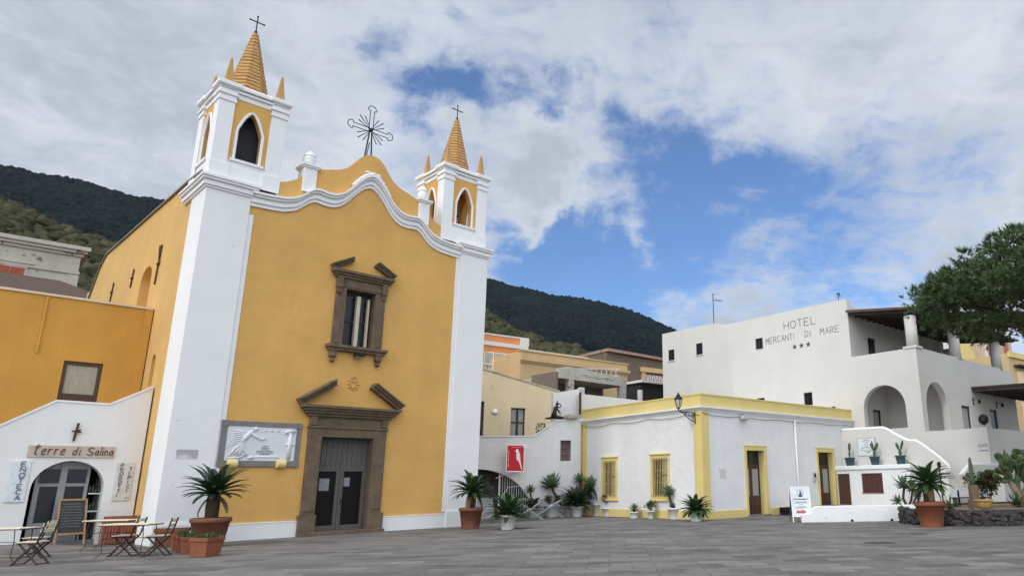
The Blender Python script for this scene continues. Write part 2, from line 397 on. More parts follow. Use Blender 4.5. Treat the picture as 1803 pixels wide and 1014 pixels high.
def tag(o, label=None, cat=None, group=None, kind=None):
    for k, v in (('label', label), ('category', cat), ('group', group), ('kind', kind)):
        if v: o[k] = v
    return o
def thing(name, label, cat, loc=(0, 0, 0), rz=0, group=None):
    o = bpy.data.objects.new(name, None); COL.objects.link(o); o.location = loc; o.rotation_euler = (0, 0, rz); o.empty_display_size = .3
    return tag(o, label, cat, group)
def copy_tree(o, parent=None):
    c = o.copy(); COL.objects.link(c); c.parent = parent
    for ch in list(o.children): copy_tree(ch, c)
    return c
class Frame:
    def __init__(s, x, y, deg): s.x, s.y, s.a = x, y, R(deg); s.c, s.s = math.cos(s.a), math.sin(s.a)
    def w(s, x, y, z=0): return (s.x + s.c * x - s.s * y, s.y + s.s * x + s.c * y, z)
CH = Frame(-11.64974, 26.47071, 48.1916)      # church: x along the facade from its middle, y into the building
WB = Frame(1.90145, 31.89314, 44.5)           # low house and hotel: origin at the lantern corner
def sun_strip(): pass

# ------------------------------------------------------------------ stroke lettering
GL = {'A': [[(0, 0), (.5, 1), (1, 0)], [(.2, .38), (.8, .38)]], 'B': [[(0, 0), (0, 1), (.7, .95), (.8, .75), (.6, .53), (0, .5)], [(.6, .53), (.95, .3), (.8, .05), (0, 0)]],
 'C': [[(.95, .82), (.6, 1), (.2, .9), (0, .5), (.2, .1), (.6, 0), (.95, .15)]], 'D': [[(0, 0), (0, 1), (.6, .9), (.95, .5), (.6, .1), (0, 0)]],
 'E': [[(.85, 1), (0, 1), (0, 0), (.9, 0)], [(0, .5), (.7, .52)]], 'H': [[(0, 0), (0, 1)], [(1, 0), (1, 1)], [(0, .5), (1, .53)]], 'I': [[(.5, 0), (.5, 1)]],
 'L': [[(0, 1), (0, 0), (.9, .03)]], 'M': [[(0, 0), (.15, 1), (.5, .35), (.88, 1), (1, 0)]], 'N': [[(0, 0), (0, 1), (1, 0), (1, 1)]],
 'O': [[(.5, 1), (.1, .85), (0, .45), (.2, .06), (.55, 0), (.9, .2), (1, .6), (.85, .92), (.5, 1)]], 'P': [[(0, 0), (0, 1), (.75, .95), (.9, .72), (.7, .5), (0, .45)]],
 'R': [[(0, 0), (0, 1), (.75, .95), (.88, .74), (.65, .52), (0, .48)], [(.4, .5), (.95, 0)]], 'T': [[(0, 1), (1, 1)], [(.5, 1), (.5, 0)]],
 'S': [[(.9, .85), (.6, 1), (.2, .95), (.05, .72), (.4, .52), (.8, .38), (.85, .12), (.45, 0), (0, .12)]],
 't': [[(.45, 1.25), (.3, .2), (.5, .0), (.75, .08)], [(.0, .85), (.95, 1.02)]], 'e': [[(.08, .32), (.75, .42), (.7, .62), (.4, .68), (.08, .4), (.2, .04), (.55, 0), (.85, .16)]],
 'r': [[(.1, .66), (.15, 0)], [(.13, .4), (.4, .64), (.75, .62)]], 'd': [[(.75, 1.1), (.72, 0)], [(.72, .5), (.35, .66), (.05, .35), (.25, .02), (.7, .12)]],
 'i': [[(.5, .64), (.5, 0)], [(.48, .86), (.52, .92)]], 'a': [[(.75, .62), (.35, .66), (.05, .3), (.3, 0), (.7, .2), (.75, .6), (.82, 0)]],
 'l': [[(.5, 1.1), (.5, .05), (.65, 0)]], 'n': [[(.1, .64), (.12, 0)], [(.12, .4), (.45, .65), (.72, .5), (.76, 0)]]}
def letters(mb, text, x, z, h, wd, t, y, sp=.32, slant=0, depth=.012, jit=0):
    """strokes of thickness t, letters h tall and wd wide, on the plane y facing -y"""
    rnd = random.Random(text)
    for ch in text:
        if ch == ' ': x += wd * .8; continue
        g = GL[ch]; w = wd * (.3 if ch in 'Iil' else (1.1 if ch in 'MO' else 1)); dz = rnd.uniform(-jit, jit)
        for st in g:
            for (a, b), (c, d) in zip(st[:-1], st[1:]):
                if ch in 'Iil': a, c = (a - .5) * 3 * .33 + .5, (c - .5) * 3 * .33 + .5
                p = (x + a * w + slant * b * h, y - depth / 2, z + b * h + dz); q = (x + c * w + slant * d * h, y - depth / 2, z + d * h + dz)
                mb.bar(p, q, t, depth, up=(0, 1, 0))
        x += w + wd * sp
    return x

# ================================================================== SETTING
def ground_h(x, y):      # the plaza rises a little towards the shop on the left
    dx, dy = x - CH.x, y - CH.y; u = CH.c * dx + CH.s * dy; w = -CH.s * dx + CH.c * dy
    a = min(1, max(0, (-6.3 - u) / 2.2)); b = min(1, max(0, (w + 1.5) / 3)); return .16 * a * a * (3 - 2 * a) * b * b * (3 - 2 * b)
def sheet():
    xs = sorted(set(list(np.arange(-40, 40.1, 1.0)) + [-900, -400, -150, -70, 70, 150, 400, 900])); ys = sorted(set(list(np.arange(-6, 60.1, 1.0)) + [-900, -300, -80, -30, 90, 200, 500, 1500]))
    b = MB(); b.v = [(float(x), float(y), ground_h(x, y)) for y in ys for x in xs]; n = len(xs)
    b.f = [(j * n + i, j * n + i + 1, (j + 1) * n + i + 1, (j + 1) * n + i) for j in range(len(ys) - 1) for i in range(n - 1)]
    return tag(b.build('plaza_paving', paving, smooth=True), kind='structure')
sheet()

EL1 = ([-180, -70, -45.3, -42.2, -39.5, -30, -20, -14.2, -12.1, -9.3, -7, -4.2, 2, 8, 16, 30, 70, 180], [3, 15, 17.1, 16.1, 15.5, 14.6, 13.9, 13.1, 12.2, 11.2, 10.5, 9.3, 6.8, 4, 2, 1, 1, 1])
EL2 = ([-180, -90, -60, -45.7, -41.5, -39, -37, -30, -22, -14.2, -12.2, -9.4, -7.5, -4.65, -2.25, -.34, 1.78, 4, 6.6, 12, 18, 30, 70, 180], [.5, 12, 18.5, 19.2, 19.1, 18.85, 18.9, 18.4, 17.2, 16.05, 15.6, 15.1, 14.8, 14.35, 13.65, 12.9, 11.95, 10.6, 9, 6, 3, .5, .5, .5])
R1, R2 = 235.0, 1150.0
def terrain_h(az, r):
    h1 = math.tan(R(np.interp(az, *EL1))) * R1 + 1.6; h2 = math.tan(R(np.interp(az, *EL2))) * R2 + 1.6
    x, y = r * math.sin(R(az)), r * math.cos(R(az))
    if r < 50: return -1.5
    if r < R1: z = (h1 + 1.5) * (r - 50) / (R1 - 50) - 1.5; n = 1.6 * (r / R1)
    elif r < R1 + 130: z = h1 * (1 - .25 * (r - R1) / 130); n = 2.5
    elif r < R2:
        t = (r - R1 - 130) / (R2 - R1 - 130); z = h1 * .75 + (h2 - h1 * .75) * (t ** 1.1); n = 5 * (1 - .6 * t) + 2
    else: z = h2 * (1 - ((r - R2) / 700) ** 1.3 * .8); n = 3
    k = 1 / (18 if r < R1 + 60 else 60)
    if r > 75: z += n * noise.fractal((x * k, y * k, 3.7), 1.0, 2.1, 4)
    if R1 + 130 < r < R2: z += 22 * min(1, (r - R1 - 130) / 200) * min(1, (R2 - r) / 250) * (noise.noise((az * .22, r * .0015, 1.3)))
    return z
def hill(name, mat, rs, azs):
    b = MB(); n = len(azs); b.v = [(r * math.sin(R(a)), r * math.cos(R(a)), terrain_h(a, r)) for r in rs for a in azs]
    b.f = [(j * n + i, j * n + i + 1, (j + 1) * n + i + 1, (j + 1) * n + i) for j in range(len(rs) - 1) for i in range(n - 1)]
    return tag(b.build(name, mat, smooth=True), kind='structure')
azs = list(np.arange(-85, -52, 1.5)) + list(np.arange(-52, 12, .3)) + list(np.arange(12, 76, 2.0))
hill('scrub_hillside', hill_near, list(np.arange(46, 80, 6.0)) + list(np.arange(80, R1 + 135, 8.0)), azs)
hill('forested_mountain', hill_far, [R1 + 125] + list(np.arange(R1 + 140, R2 + 1, 22.0)) + list(np.arange(R2 + 30, R2 + 900, 110.0)), azs)
def blobs(name, mat, spots, sub):
    bm = bmesh.new(); bmesh.ops.create_icosphere(bm, subdivisions=sub, radius=1); bv = np.array([v.co[:] for v in bm.verts]); bf = np.array([[v.index for v in f.verts] for f in bm.faces]); bm.free()
    rng = np.random.default_rng(5); V = []; F = []
    for i, (x, y, z, r, h) in enumerate(spots):
        j = bv * (1 + rng.uniform(-.32, .32, (len(bv), 1))); a = rng.uniform(0, 6.28); c, s_ = math.cos(a), math.sin(a)
        j = np.stack([(j[:, 0] * c - j[:, 1] * s_) * r + x, (j[:, 0] * s_ + j[:, 1] * c) * r + y, j[:, 2] * h + z], 1)
        V.append(j); F.append(bf + i * len(bv))
    V = np.concatenate(V); F = np.concatenate(F)
    me = bpy.data.meshes.new(name); me.from_pydata(V.tolist(), [], F.tolist()); me.materials.append(mat); me.polygons.foreach_set('use_smooth', [True] * len(F)); me.update()
    o = bpy.data.objects.new(name, me); COL.objects.link(o); return tag(o, kind='stuff')
rnd = random.Random(3)
sp = []
for lo, hi, cnt in ((-50, -35, 5200), (-35, -16.5, 2600), (-16.5, 4, 5500)):
    for _ in range(cnt):
        a = rnd.uniform(lo, hi); r = math.sqrt(rnd.uniform(78 ** 2, (R1 + 30) ** 2))
        if noise.noise((a * .5, r * .03, 0)) < -.25: continue
        s_ = rnd.uniform(.45, 1.5) * (.7 + .5 * r / R1)
        sp.append((r * math.sin(R(a)), r * math.cos(R(a)), terrain_h(a, r) + s_ * .2, s_, s_ * rnd.uniform(.55, .95)))
tag(blobs('hillside_scrub', scrub_m, sp, 2), 'low olive green scrub covering the near hillside behind the houses', 'scrub')
sp = []
for lo, hi, cnt in ((-50, -34, 9000), (-34, -16.5, 5000), (-16.5, 8, 13500)):
    for _ in range(cnt):
        a = rnd.uniform(lo, hi); r = math.sqrt(rnd.uniform((R1 + 150) ** 2, (R2 + 25) ** 2)); s_ = rnd.uniform(2.2, 5.0)
        sp.append((r * math.sin(R(a)), r * math.cos(R(a)), terrain_h(a, r) + s_ * .1, s_, s_ * rnd.uniform(.6, 1.1)))
tag(blobs('mountain_forest', forest_m, sp, 1), 'dark forest covering the mountain behind the town', 'forest')

# ================================================================== CHURCH
church = thing('church', 'ochre yellow church with white corner pilasters and two pointed bell towers', 'church', CH.w(0, 0), CH.a)
def curve_fn(pts, sm=.12):
    xs = np.arange(-6, 6.001, .02); p = sorted(pts); px = np.array([q[0] for q in p]); pz = np.array([q[1] for q in p])
    z = np.interp(np.abs(xs), px, pz); k = np.exp(-.5 * (np.arange(-40, 41) * .02 / sm) ** 2); k /= k.sum(); z = np.convolve(np.pad(z, 40, 'edge'), k, 'valid')
    return lambda x: float(np.interp(x, xs, z))
CORN = curve_fn([(0, 13.48), (.3, 13.32), (.6, 12.98), (.85, 12.62), (1.1, 12.36), (1.4, 12.2), (1.75, 12.18), (2.1, 12.24), (2.35, 12.1), (2.55, 11.87), (2.8, 11.66), (3.2, 11.52), (3.7, 11.47), (4.3, 11.44), (6, 11.44)], .08)
PAR = curve_fn([(0, 14.92), (.3, 14.84), (.5, 14.66), (.7, 14.36), (.95, 14.05), (1.25, 13.86), (1.6, 13.74), (2.0, 13.62), (2.4, 13.45), (2.6, 13.2), (2.75, 13.0), (3.1, 12.75), (3.45, 12.62), (6, 12.6)], .07)
grid = [round(q, 3) for q in np.arange(-4.3, 4.31, .1)]
fw = MB(); fw.cuts = grid
DX0, DX1, DZ = -.98, .95, 3.41
fw.wall(-4.3, 4.3, 0, .6, -.1, lambda x: PAR(x) if abs(x) < 3.44 else 12.0, [(DX0 - .1, DX1 + .1, .1, DZ + .1), (-.72, .70, 6.75, 9.16)])
fw.build('facade_wall', yellow, church)
md = MB(); md.cuts = grid
for z0, z1, y in ((-.02, .12, -.07), (.12, .2, -.13), (.2, .33, -.10), (.33, .42, -.19), (.42, .5, -.26)):
    md.wall(-4.3, 4.3, y, .03, lambda x, a=z0: CORN(x) + a, lambda x, a=z1: CORN(x) + a)
md.build('curved_cornice', white_t, church)
cr = MB()                                             # carved crest over the middle of the cornice
for i in range(26):
    t = -1 + 2 * i / 25; x = t * .75; cr.lathe([(0.0, -.05), (.07, -.03), (.085, .02), (.05, .07), (0, .09)], 6, (x, -.16, CORN(x) + .53 + .05 * random.random()), False)
for i in range(5):
    x = (i - 2) * .12; cr.tube([(x * .3, -.15, CORN(0) + .48), (x, -.17, CORN(0) + .6), (x * 1.5, -.16, CORN(0) + .57)], [.05, .05, .03], 6)
cr.build('crest_ornament', white_t, church, True)
nave = MB()
for sx in (-1, 1):
    poly = [(.6, -.1), (.6, 12.5), (2.4, 12.62), (15.5, 12.90), (16.6, 12.5), (17.6, 11.6), (19.5, 10.1), (22, 9.2), (22, -.1)]
    if sx > 0: nave.prismx(poly, 5.12, 5.68)
# left side wall in the y-z plane with its arched niches
lw = MB(); lw.cuts = [1.5, 2.4, 15.5, 16.6, 17.6, 19.5]
tp = lambda u: float(np.interp(u, [.6, 2.4, 15.5, 16.6, 17.6, 19.5, 22], [12.5, 12.62, 12.90, 12.5, 11.6, 10.1, 9.2]))
lw.wall(.6, 22, 0, .55, -.1, tp, [(5.8, 7.45, 7.6, arch(5.8, 7.45, 9.75, .55)), (3.1, 3.6, 5.2, arch(3.1, 3.6, 6.1, .22))])
lw.box(5.7, 7.6, .4, .52, 7.5, 10.5); lw.box(3.05, 3.65, .4, .52, 5.1, 6.4)
# map wall coordinates (u along depth) to church: x = -5.68 + y, y = u
lw.v = [(-5.68 + v[1], v[0], v[2]) for v in lw.v]; lw.f = [f[::-1] for f in lw.f]
nave.join(lw); nave.box(-5.3, 5.3, .62, 21.8, 10.0, 12.2); nave.box(-5.3, 5.3, 21.4, 21.9, 0, 10)
nave.build('nave', plaster('nave side ochre', (.66, .41, .15), .12, streak=.3), church)
ce = MB()
for a, b in (((.7, 12.55), (2.4, 12.66)), ((2.4, 12.66), (15.5, 12.94)), ((15.5, 12.94), (16.6, 12.54)), ((16.6, 12.54), (17.6, 11.64)), ((17.6, 11.64), (19.5, 10.14)), ((19.5, 10.14), (22, 9.24))):
    ce.bar((-5.45, a[0], a[1]), (-5.45, b[0], b[1]), .62, .07)
ce.build('roof_coping', stone('grey coping', (.30, .26, .21), (.18, .15, .12), 4), church)
for sx in (-1, 1):
    p = MB(); a, b = (-5.72, -4.30) if sx < 0 else (4.30, 5.72)
    p.box(a, b, -.08, 1.53, .6, 11.72)
    p.box(a - (.02 if sx < 0 else -.0), b + (.02 if sx > 0 else 0), -.11, 1.55, .60, .66)
    p.box(a - .04, b + .04, -.15, 1.58, -.1, .60)
    i = b if sx < 0 else a; q = sorted((i, i - sx * .17)); p.box(q[0], q[1], -.035, .01, .6, 11.46 if sx > 0 else 11.1)
    p.build('corner_pilaster', white, church, bevel=.012)
    c = MB()
    for z0, z1, e in ((11.70, 11.78, .05), (11.78, 11.90, .11), (11.90, 11.97, .09), (11.97, 12.06, .17), (12.06, 12.14, .22)):
        c.box(a - e, b + e, -.08 - e, 2.28 + e if sx < 0 else 2.3 + e, z0, z1 + .003)
    c.build('tower_cornice', white_t, church)
for a, b in ((-4.26, -1.5), (1.55, 4.26)): pl = MB(); pl.box(a, b, -.06, .02, -.1, .52); pl.box(a, b, -.075, .02, .5, .535); pl.build('plinth', white, church, bevel=.01)

def belfry(sx, net):
    bx0 = -5.72 if sx < 0 else 3.30; w = 2.28; x1 = bx0 + w; cxm = bx0 + w / 2; dz = 0 if sx < 0 else -.12
    t = thing('bell_tower', None, None); del_keys = [k for k in ('label', 'category') if k in t]
    t.parent = church
    Z0, ZS, ZT = 12.13, 13.0, 15.35 + dz
    b = MB(); b.box(bx0 + .03, x1 - .03, -.03, w - .03, Z0, 12.72); b.box(bx0 + .10, x1 - .10, .04, w - .1, 12.72, ZS - .06)
    for fx in (0, 1):
        b.box(bx0 + (-.02 if fx == 0 else w - .62), bx0 + (.62 if fx == 0 else w + .02), -.05, .6, Z0, 12.76)
        b.box(bx0 + (-.02 if fx == 0 else w - .62), bx0 + (.62 if fx == 0 else w + .02), w - .6, w + .02, Z0, 12.76)
    b.build('tower_base', white_t, t, bevel=.01)
    ow = .40
    wl = MB(); o = (cxm - ow, cxm + ow, ZS, pointed(cxm - ow, cxm + ow, 14.15 + dz, 14.95 + dz))
    wl.wall(bx0 + .08, x1 - .08, .08, .38, 12.6, ZT, [o])
    k = MB(); k.wall(bx0 + .08, x1 - .08, w - .38, w - .08, 12.6, ZT, [o]); wl.join(k)
    for xx in (bx0 + .08, x1 - .38):
        k = MB(); oo = (w / 2 - ow, w / 2 + ow, ZS, pointed(w / 2 - ow, w / 2 + ow, 14.15 + dz, 14.95 + dz)); k.wall(.38, w - .38, 0, .3, 12.6, ZT, [oo])
        k.v = [(xx + v[1], v[0], v[2]) for v in k.v]; k.f = [f[::-1] for f in k.f]; wl.join(k)
    wl.box(bx0 + .3, x1 - .3, .3, w - .3, 12.3, 12.95); wl.box(bx0 + .3, x1 - .3, .3, w - .3, ZT - .02, ZT + .25)
    wl.build('tower_wall', yellow, t)
    tr = MB()                                         # raised bands round the openings
    def band(fn, x0, xx1, place):
        pts = [(x0 - .03, ZS)] + [(x0 - .03 + (xx1 - x0 + .06) * i / 14, fn(min(xx1, max(x0, x0 + (xx1 - x0) * i / 14))) + .03) for i in range(15)] + [(xx1 + .03, ZS)]
        q = [place(a, z) for a, z in pts]; tr.tube(q, .052, 6)
    f = pointed(cxm - ow, cxm + ow, 14.15 + dz, 14.95 + dz); band(f, cxm - ow, cxm + ow, lambda a, z: (a, .07, z))
    g = pointed(w / 2 - ow, w / 2 + ow, 14.15 + dz, 14.95 + dz); band(g, w / 2 - ow, w / 2 + ow, lambda a, z: (bx0 + .07, a, z))
    tr.box(cxm - .56, cxm + .56, -.04, .2, 12.93, 13.02); tr.box(cxm - .5, cxm + .5, .02, .2, 12.7, 12.93)
    tr.box(bx0 - .04, bx0 + .2, w / 2 - .56, w / 2 + .56, 12.93, 13.02); tr.box(bx0 + .02, bx0 + .2, w / 2 - .5, w / 2 + .5, 12.7, 12.93)
    tr.build('opening_trim', white_t, t)
    for (px, py) in ((bx0, 0), (x1 - .52, 0), (bx0, w - .52), (x1 - .52, w - .52)):
        q = MB(); q.box(px, px + .52, py, py + .52, 12.74, ZT - .22); q.box(px - .04, px + .56, py - .04, py + .56, ZT - .22, ZT - .12); q.box(px - .02, px + .54, py - .02, py + .54, ZT - .12, ZT + .02); q.box(px - .07, px + .59, py - .07, py + .59, ZT + .02, ZT + .12)
        q.box(px - .03, px + .55, py - .03, py + .55, ZT + .12, ZT + .36)
        q.build('tower_pilaster', white_t, t, bevel=.012)
    c = MB(); c.box(bx0 + .05, x1 - .05, .05, w - .05, ZT, ZT + .2); c.box(bx0 - .03, x1 + .03, -.03, w + .03, ZT + .2, ZT + .3); c.box(bx0 - .1, x1 + .1, -.1, w + .1, ZT + .33, ZT + .46); c.box(bx0 + .02, x1 - .02, .02, w - .02, ZT + .45, ZT + .56)
    for (px, py) in ((bx0, 0), (x1 - .52, 0), (bx0, w - .52), (x1 - .52, w - .52)): c.box(px - .13, px + .65, py - .13, py + .65, ZT + .36, ZT + .52)
    c.build('tower_top_cornice', white_t, t, bevel=.02)
    zs = ZT + .5; top = 18.88 + dz
    s = MB(); n = 8; prof = [(.80, zs)]; lv = 16
    for i in range(1, lv + 1):
        tt = i / lv; r = .80 + (.09 - .80) * tt; prof += [(r + .022, zs + (top - zs) * (tt - .012)), (r, zs + (top - zs) * tt)]
    prof += [(.03, top + .05)]
    s.lathe(prof, n, (cxm, w / 2, 0), ph=PI / 8); s.build('spire', spire_m, t)
    for (px, py) in ((bx0 + .26, .26), (x1 - .26, .26), (bx0 + .26, w - .26), (x1 - .26, w - .26)):
        q = MB(); q.lathe([(.22, ZT + .50), (.2, ZT + .6), (.055, ZT + 1.58), (.01, ZT + 1.68)], 4, (px, py, 0), ph=PI / 4); q.build('pinnacle', spire_plain, t, bevel=.012)
    x = MB(); h = .78; x.tube([(cxm, w / 2, top), (cxm, w / 2, top + h)], .022, 6); x.bar((cxm - .25, w / 2, top + h * .68), (cxm + .25, w / 2, top + h * .68), .035)
    for e in (-.25, .25): x.lathe([(.0, -.05), (.045, 0), (0, .05)], 6, (cxm + e, w / 2, top + h * .68), False)
    x.lathe([(.0, -.05), (.045, 0), (0, .05)], 6, (cxm, w / 2, top + h), False); x.lathe([(.06, -.05), (.07, 0), (.03, .1)], 8, (cxm, w / 2, top + .05))
    x.build('spire_cross', iron, t)
    if net:
        q = MB(); q.box(cxm - .6, cxm + .6, .5, .54, 12.9, 15.1); q.build('bell_screen', simple('dark bell netting', (.012, .014, .02), .7), t)
    bl = MB(); bl.lathe([(.02, 14.5), (.14, 14.45), (.2, 14.2), (.27, 13.9), (.34, 13.8)], 14, (cxm, w / 2, 0)); bl.bar((cxm, .4, 14.6), (cxm, w - .4, 14.6), .1); bl.build('bell', bronze, t, True)
    return t
belfry(-1, True); belfry(1, False)
for sx in (-1, 1):                                    # urn finials on their posts
    f = MB(); x = sx * 2.4; f.box(x - .24, x + .24, -.10, .5, CORN(2.3) + .4, 13.5); f.box(x - .3, x + .3, -.16, .55, 13.5, 13.56); f.box(x - .34, x + .34, -.2, .58, 13.56, 13.64)
    if sx < 0: f.lathe([(.17, 13.64), (.13, 13.70), (.22, 13.78), (.24, 13.95), (.2, 14.02), (.23, 14.05), (.22, 14.1), (.12, 14.22), (.05, 14.28), (.06, 14.33), (0, 14.36)], 16, (x, .18, 0))
    else: f.lathe([(.2, 13.64), (.14, 13.72), (.2, 13.8), (.21, 13.95), (.16, 14.08), (.19, 14.14), (.1, 14.3), (0.0, 14.33)], 14, (x, .18, 0))
    f.build('urn_finial', white_t, church, bevel=.01)

# portal
def raking(mb, x0, z0, x1, z1, d, th):                # stepped raking cornice
    for k, (a, b, dep) in enumerate(((0, .4, d * .6), (.4, .72, d * .82), (.72, 1, d))):
        L = math.hypot(x1 - x0, z1 - z0); nx, nz = -(z1 - z0) / L, (x1 - x0) / L
        if nz < 0: nx, nz = -nx, -nz
        e = (k - 1) * .02
        mb.prism([(x0 + nx * th * a, z0 + nz * th * a), (x1 + nx * th * a, z1 + nz * th * a), (x1 + nx * th * b, z1 + nz * th * b), (x0 + nx * th * b, z0 + nz * th * b)][::1 if x1 > x0 else -1], -dep, .02)
ps = MB()
for sx in (-1, 1):
    a, b = sorted((sx * .965 - .015, sx * 1.45)); ps.box(a, b, -.14, .42, .70, 3.42); a2, b2 = sorted((sx * 1.04, sx * 1.40)); ps.box(a2, b2, -.165, 0, .82, 3.3)
    a, b = sorted((sx * .95, sx * 1.53)); ps.box(a, b, -.22, .25, -.05, .70); ps.box(a + .04, b - .04, -.24, 0, .1, .6)
ps.box(-1.46, 1.46, -.14, .42, 3.41, 3.78); ps.box(-1.50, 1.50, -.19, .2, 3.72, 3.80); ps.box(-1.43, 1.43, -.12, .2, 3.80, 4.16)
for k, (z0, z1, e) in enumerate(((4.14, 4.24, .10), (4.24, 4.33, .20), (4.33, 4.42, .28), (4.42, 4.52, .36))): ps.box(-1.48 - e, 1.48 + e, -.14 - e, .1, z0, z1 + .002)
for sx in (-1, 1): ps.box(sx * 1.34 - .12, sx * 1.34 + .12, -.2, 0, 3.82, 4.14)
ps.box(-1.5, 1.5, -.45, .3, -.06, .13)
raking(ps, -1.86, 4.52, -.66, 5.30, .46, .24); raking(ps, 1.86, 4.52, .66, 5.30, .46, .24)
ps.build('portal_surround', lava, church, bevel=.012)
dr = MB(); dr.box(DX0 - .08, DX1 + .08, .34, .42, .1, DZ + .08)         # door: planked top, glazed lower leaves
dg = MB()
fr = MB(); fr.box(DX0, DX1, .28, .36, 2.27, 2.36)
for i in range(10):
    x = DX0 + (DX1 - DX0) * i / 10; fr.box(x + .006, x + (DX1 - DX0) / 10 - .006, .30, .36, 2.36, DZ)
for sx in (-1, 1):
    m = -.015
    xs = (DX0, m - .03) if sx < 0 else (m + .03, DX1)
    fr.box(xs[0], xs[0] + .1, .26, .36, .13, 2.27); fr.box(xs[1] - .12, xs[1], .26, .36, .13, 2.27); fr.box(xs[0] + .1, xs[1] - .12, .26, .36, .13, .3); fr.box(xs[0] + .1, xs[1] - .12, .262, .36, 2.2, 2.27)
fr.box(-.045, .02, .23, .36, .13, 2.3)
d = thing('church_door', None, None); d.parent = church
dr.build('door_glass', pane_int, d); fr.build('door_frame', woodgrey, d, bevel=.006)
k = MB(); k.lathe([(.02, 0), (.035, .02), (.03, .05), (0, .06)], 8, (0, 0, 0)); k.tube([(0, 0, 0), (0, 0, -.14)], .012, 6); k.xf(Matrix.Translation((.07, .24, 1.15))); k.build('handle', iron, d)
for x, z, w_, h_ in ((-.56, 1.52, .36, .43), (.27, 1.66, .22, .32)):
    n = tag(MB().box(-w_ / 2, w_ / 2, -.004, .004, 0, h_).build('paper_notice', notice_p), 'large white paper notice on the left church door leaf' if w_ > .3 else 'small white paper notice on the right church door leaf', 'notice', 'notices on the church door')
    n.location = CH.w(x, .33, z); n.rotation_euler = (0, 0, CH.a)
# upper window
ws = MB()
for sx in (-1, 1):
    a, b = sorted((sx * .585 - .005, sx * .98)); ws.box(a, b, -.10, .42, 6.82, 9.1); a, b = sorted((sx * .72, sx * .9)); ws.box(a, b, -.125, 0, 6.9, 8.6)
    ws.box(sx * .9 - .11, sx * .9 + .11, -.22, 0, 9.05, 9.5); ws.box(sx * .9 - .09, sx * .9 + .09, -.17, 0, 8.85, 9.05)
    q = MB(); q.lathe([(.04, -.48), (.10, -.42), (.06, -.34), (.15, -.24), (.13, -.12), (.17, 0)], 8, (0, 0, 0)); ws.join(q, Matrix.Translation((sx * .88 - .02, -.1, 6.64)))
ws.box(-.98, .98, -.10, .42, 9.06, 9.48)
ws.box(-.9, .9, -.125, 0, 9.12, 9.2)
for z0, z1, e in ((9.46, 9.55, .08), (9.55, 9.64, .15), (9.64, 9.75, .23)): ws.box(-1.0 - e, 1.0 + e, -.1 - e, .1, z0, z1 + .002)
for z0, z1, e in ((6.62, 6.72, .12), (6.72, 6.83, .19)): ws.box(-.98 - e, .98 + e, -.1 - e, .42, z0, z1 + .002)
raking(ws, -1.2, 9.75, -.42, 10.18, .34, .19); raking(ws, 1.2, 9.75, .42, 10.18, .34, .19)
ws.build('window_surround', lava, church, bevel=.01)
uw = thing('church_window', None, None); uw.parent = church
MB().box(-.7, .68, .36, .40, 6.76, 9.14).build('pane', pane_dark, uw)
q = MB(); q.box(-.6, .58, .30, .36, 8.92, 9.07); q.box(-.6, -.55, .3, .36, 6.84, 8.92); q.box(.5, .57, .3, .36, 6.84, 8.92); q.box(-.55, .5, .31, .36, 7.86, 7.93); q.build('window_frame', darkmetal, uw)
q = MB(); q.box(-.06, .09, .12, .3, 6.86, 8.9); q.box(.4, .47, .14, .3, 6.86, 8.85); q.build('open_casement', creamframe, uw, bevel=.008)
fl = MB()                                             # plaster flower
for i in range(8):
    a = i * PI / 4; fl.lathe([(0, -.03), (.07, -.01), (.06, .03), (0, .045)], 8, (.23 * math.cos(a), 0, .23 * math.sin(a)), False)
fl.tube([(.14 * math.cos(a * PI / 8), -.01, .14 * math.sin(a * PI / 8)) for a in range(17)], .03, 6); fl.tube([(-.12, -.01, .3), (0, -.02, .36), (.12, -.01, .3)], .03, 6)
fl.v = [(x * .82, y * .6, z * .82) for x, y, z in fl.v]; fl.xf(Matrix.Translation((0.02, -.012, 5.42))); fl.build('plaster_rosette', yellow, church, True)
an = [(4.82, 10.0, .78, 1), (8.92, 10.3, .4, 0), (12.6, 10.4, .45, 0), (15.4, 10.0, .55, 1)]
for u, z, h, b2 in an:
    q = MB(); q.bar((-5.72, u + .08, z - h), (-5.72, u - .06, z + h), .05, .05)
    if b2: q.bar((-5.73, u - .1, z + .0), (-5.73, u + .16, z + h), .05, .05)
    q.bar((-5.6, u, z), (-5.78, u, z), .07); q.build('iron_anchor', rustiron, church)
st = MB(); st.box(-.3, .3, -.004, .004, -.14, .14)
fp = tag(st.build('faded_plaque', plaster('faded plaque', (.46, .46, .45), .25, (.7, .7, .7), .5, .6, streak=0)), 'faded grey plaque on the white pilaster above the large palm pot', 'plaque'); fp.location = CH.w(-5.12, -.085, 2.73); fp.rotation_euler = (0, 0, CH.a)

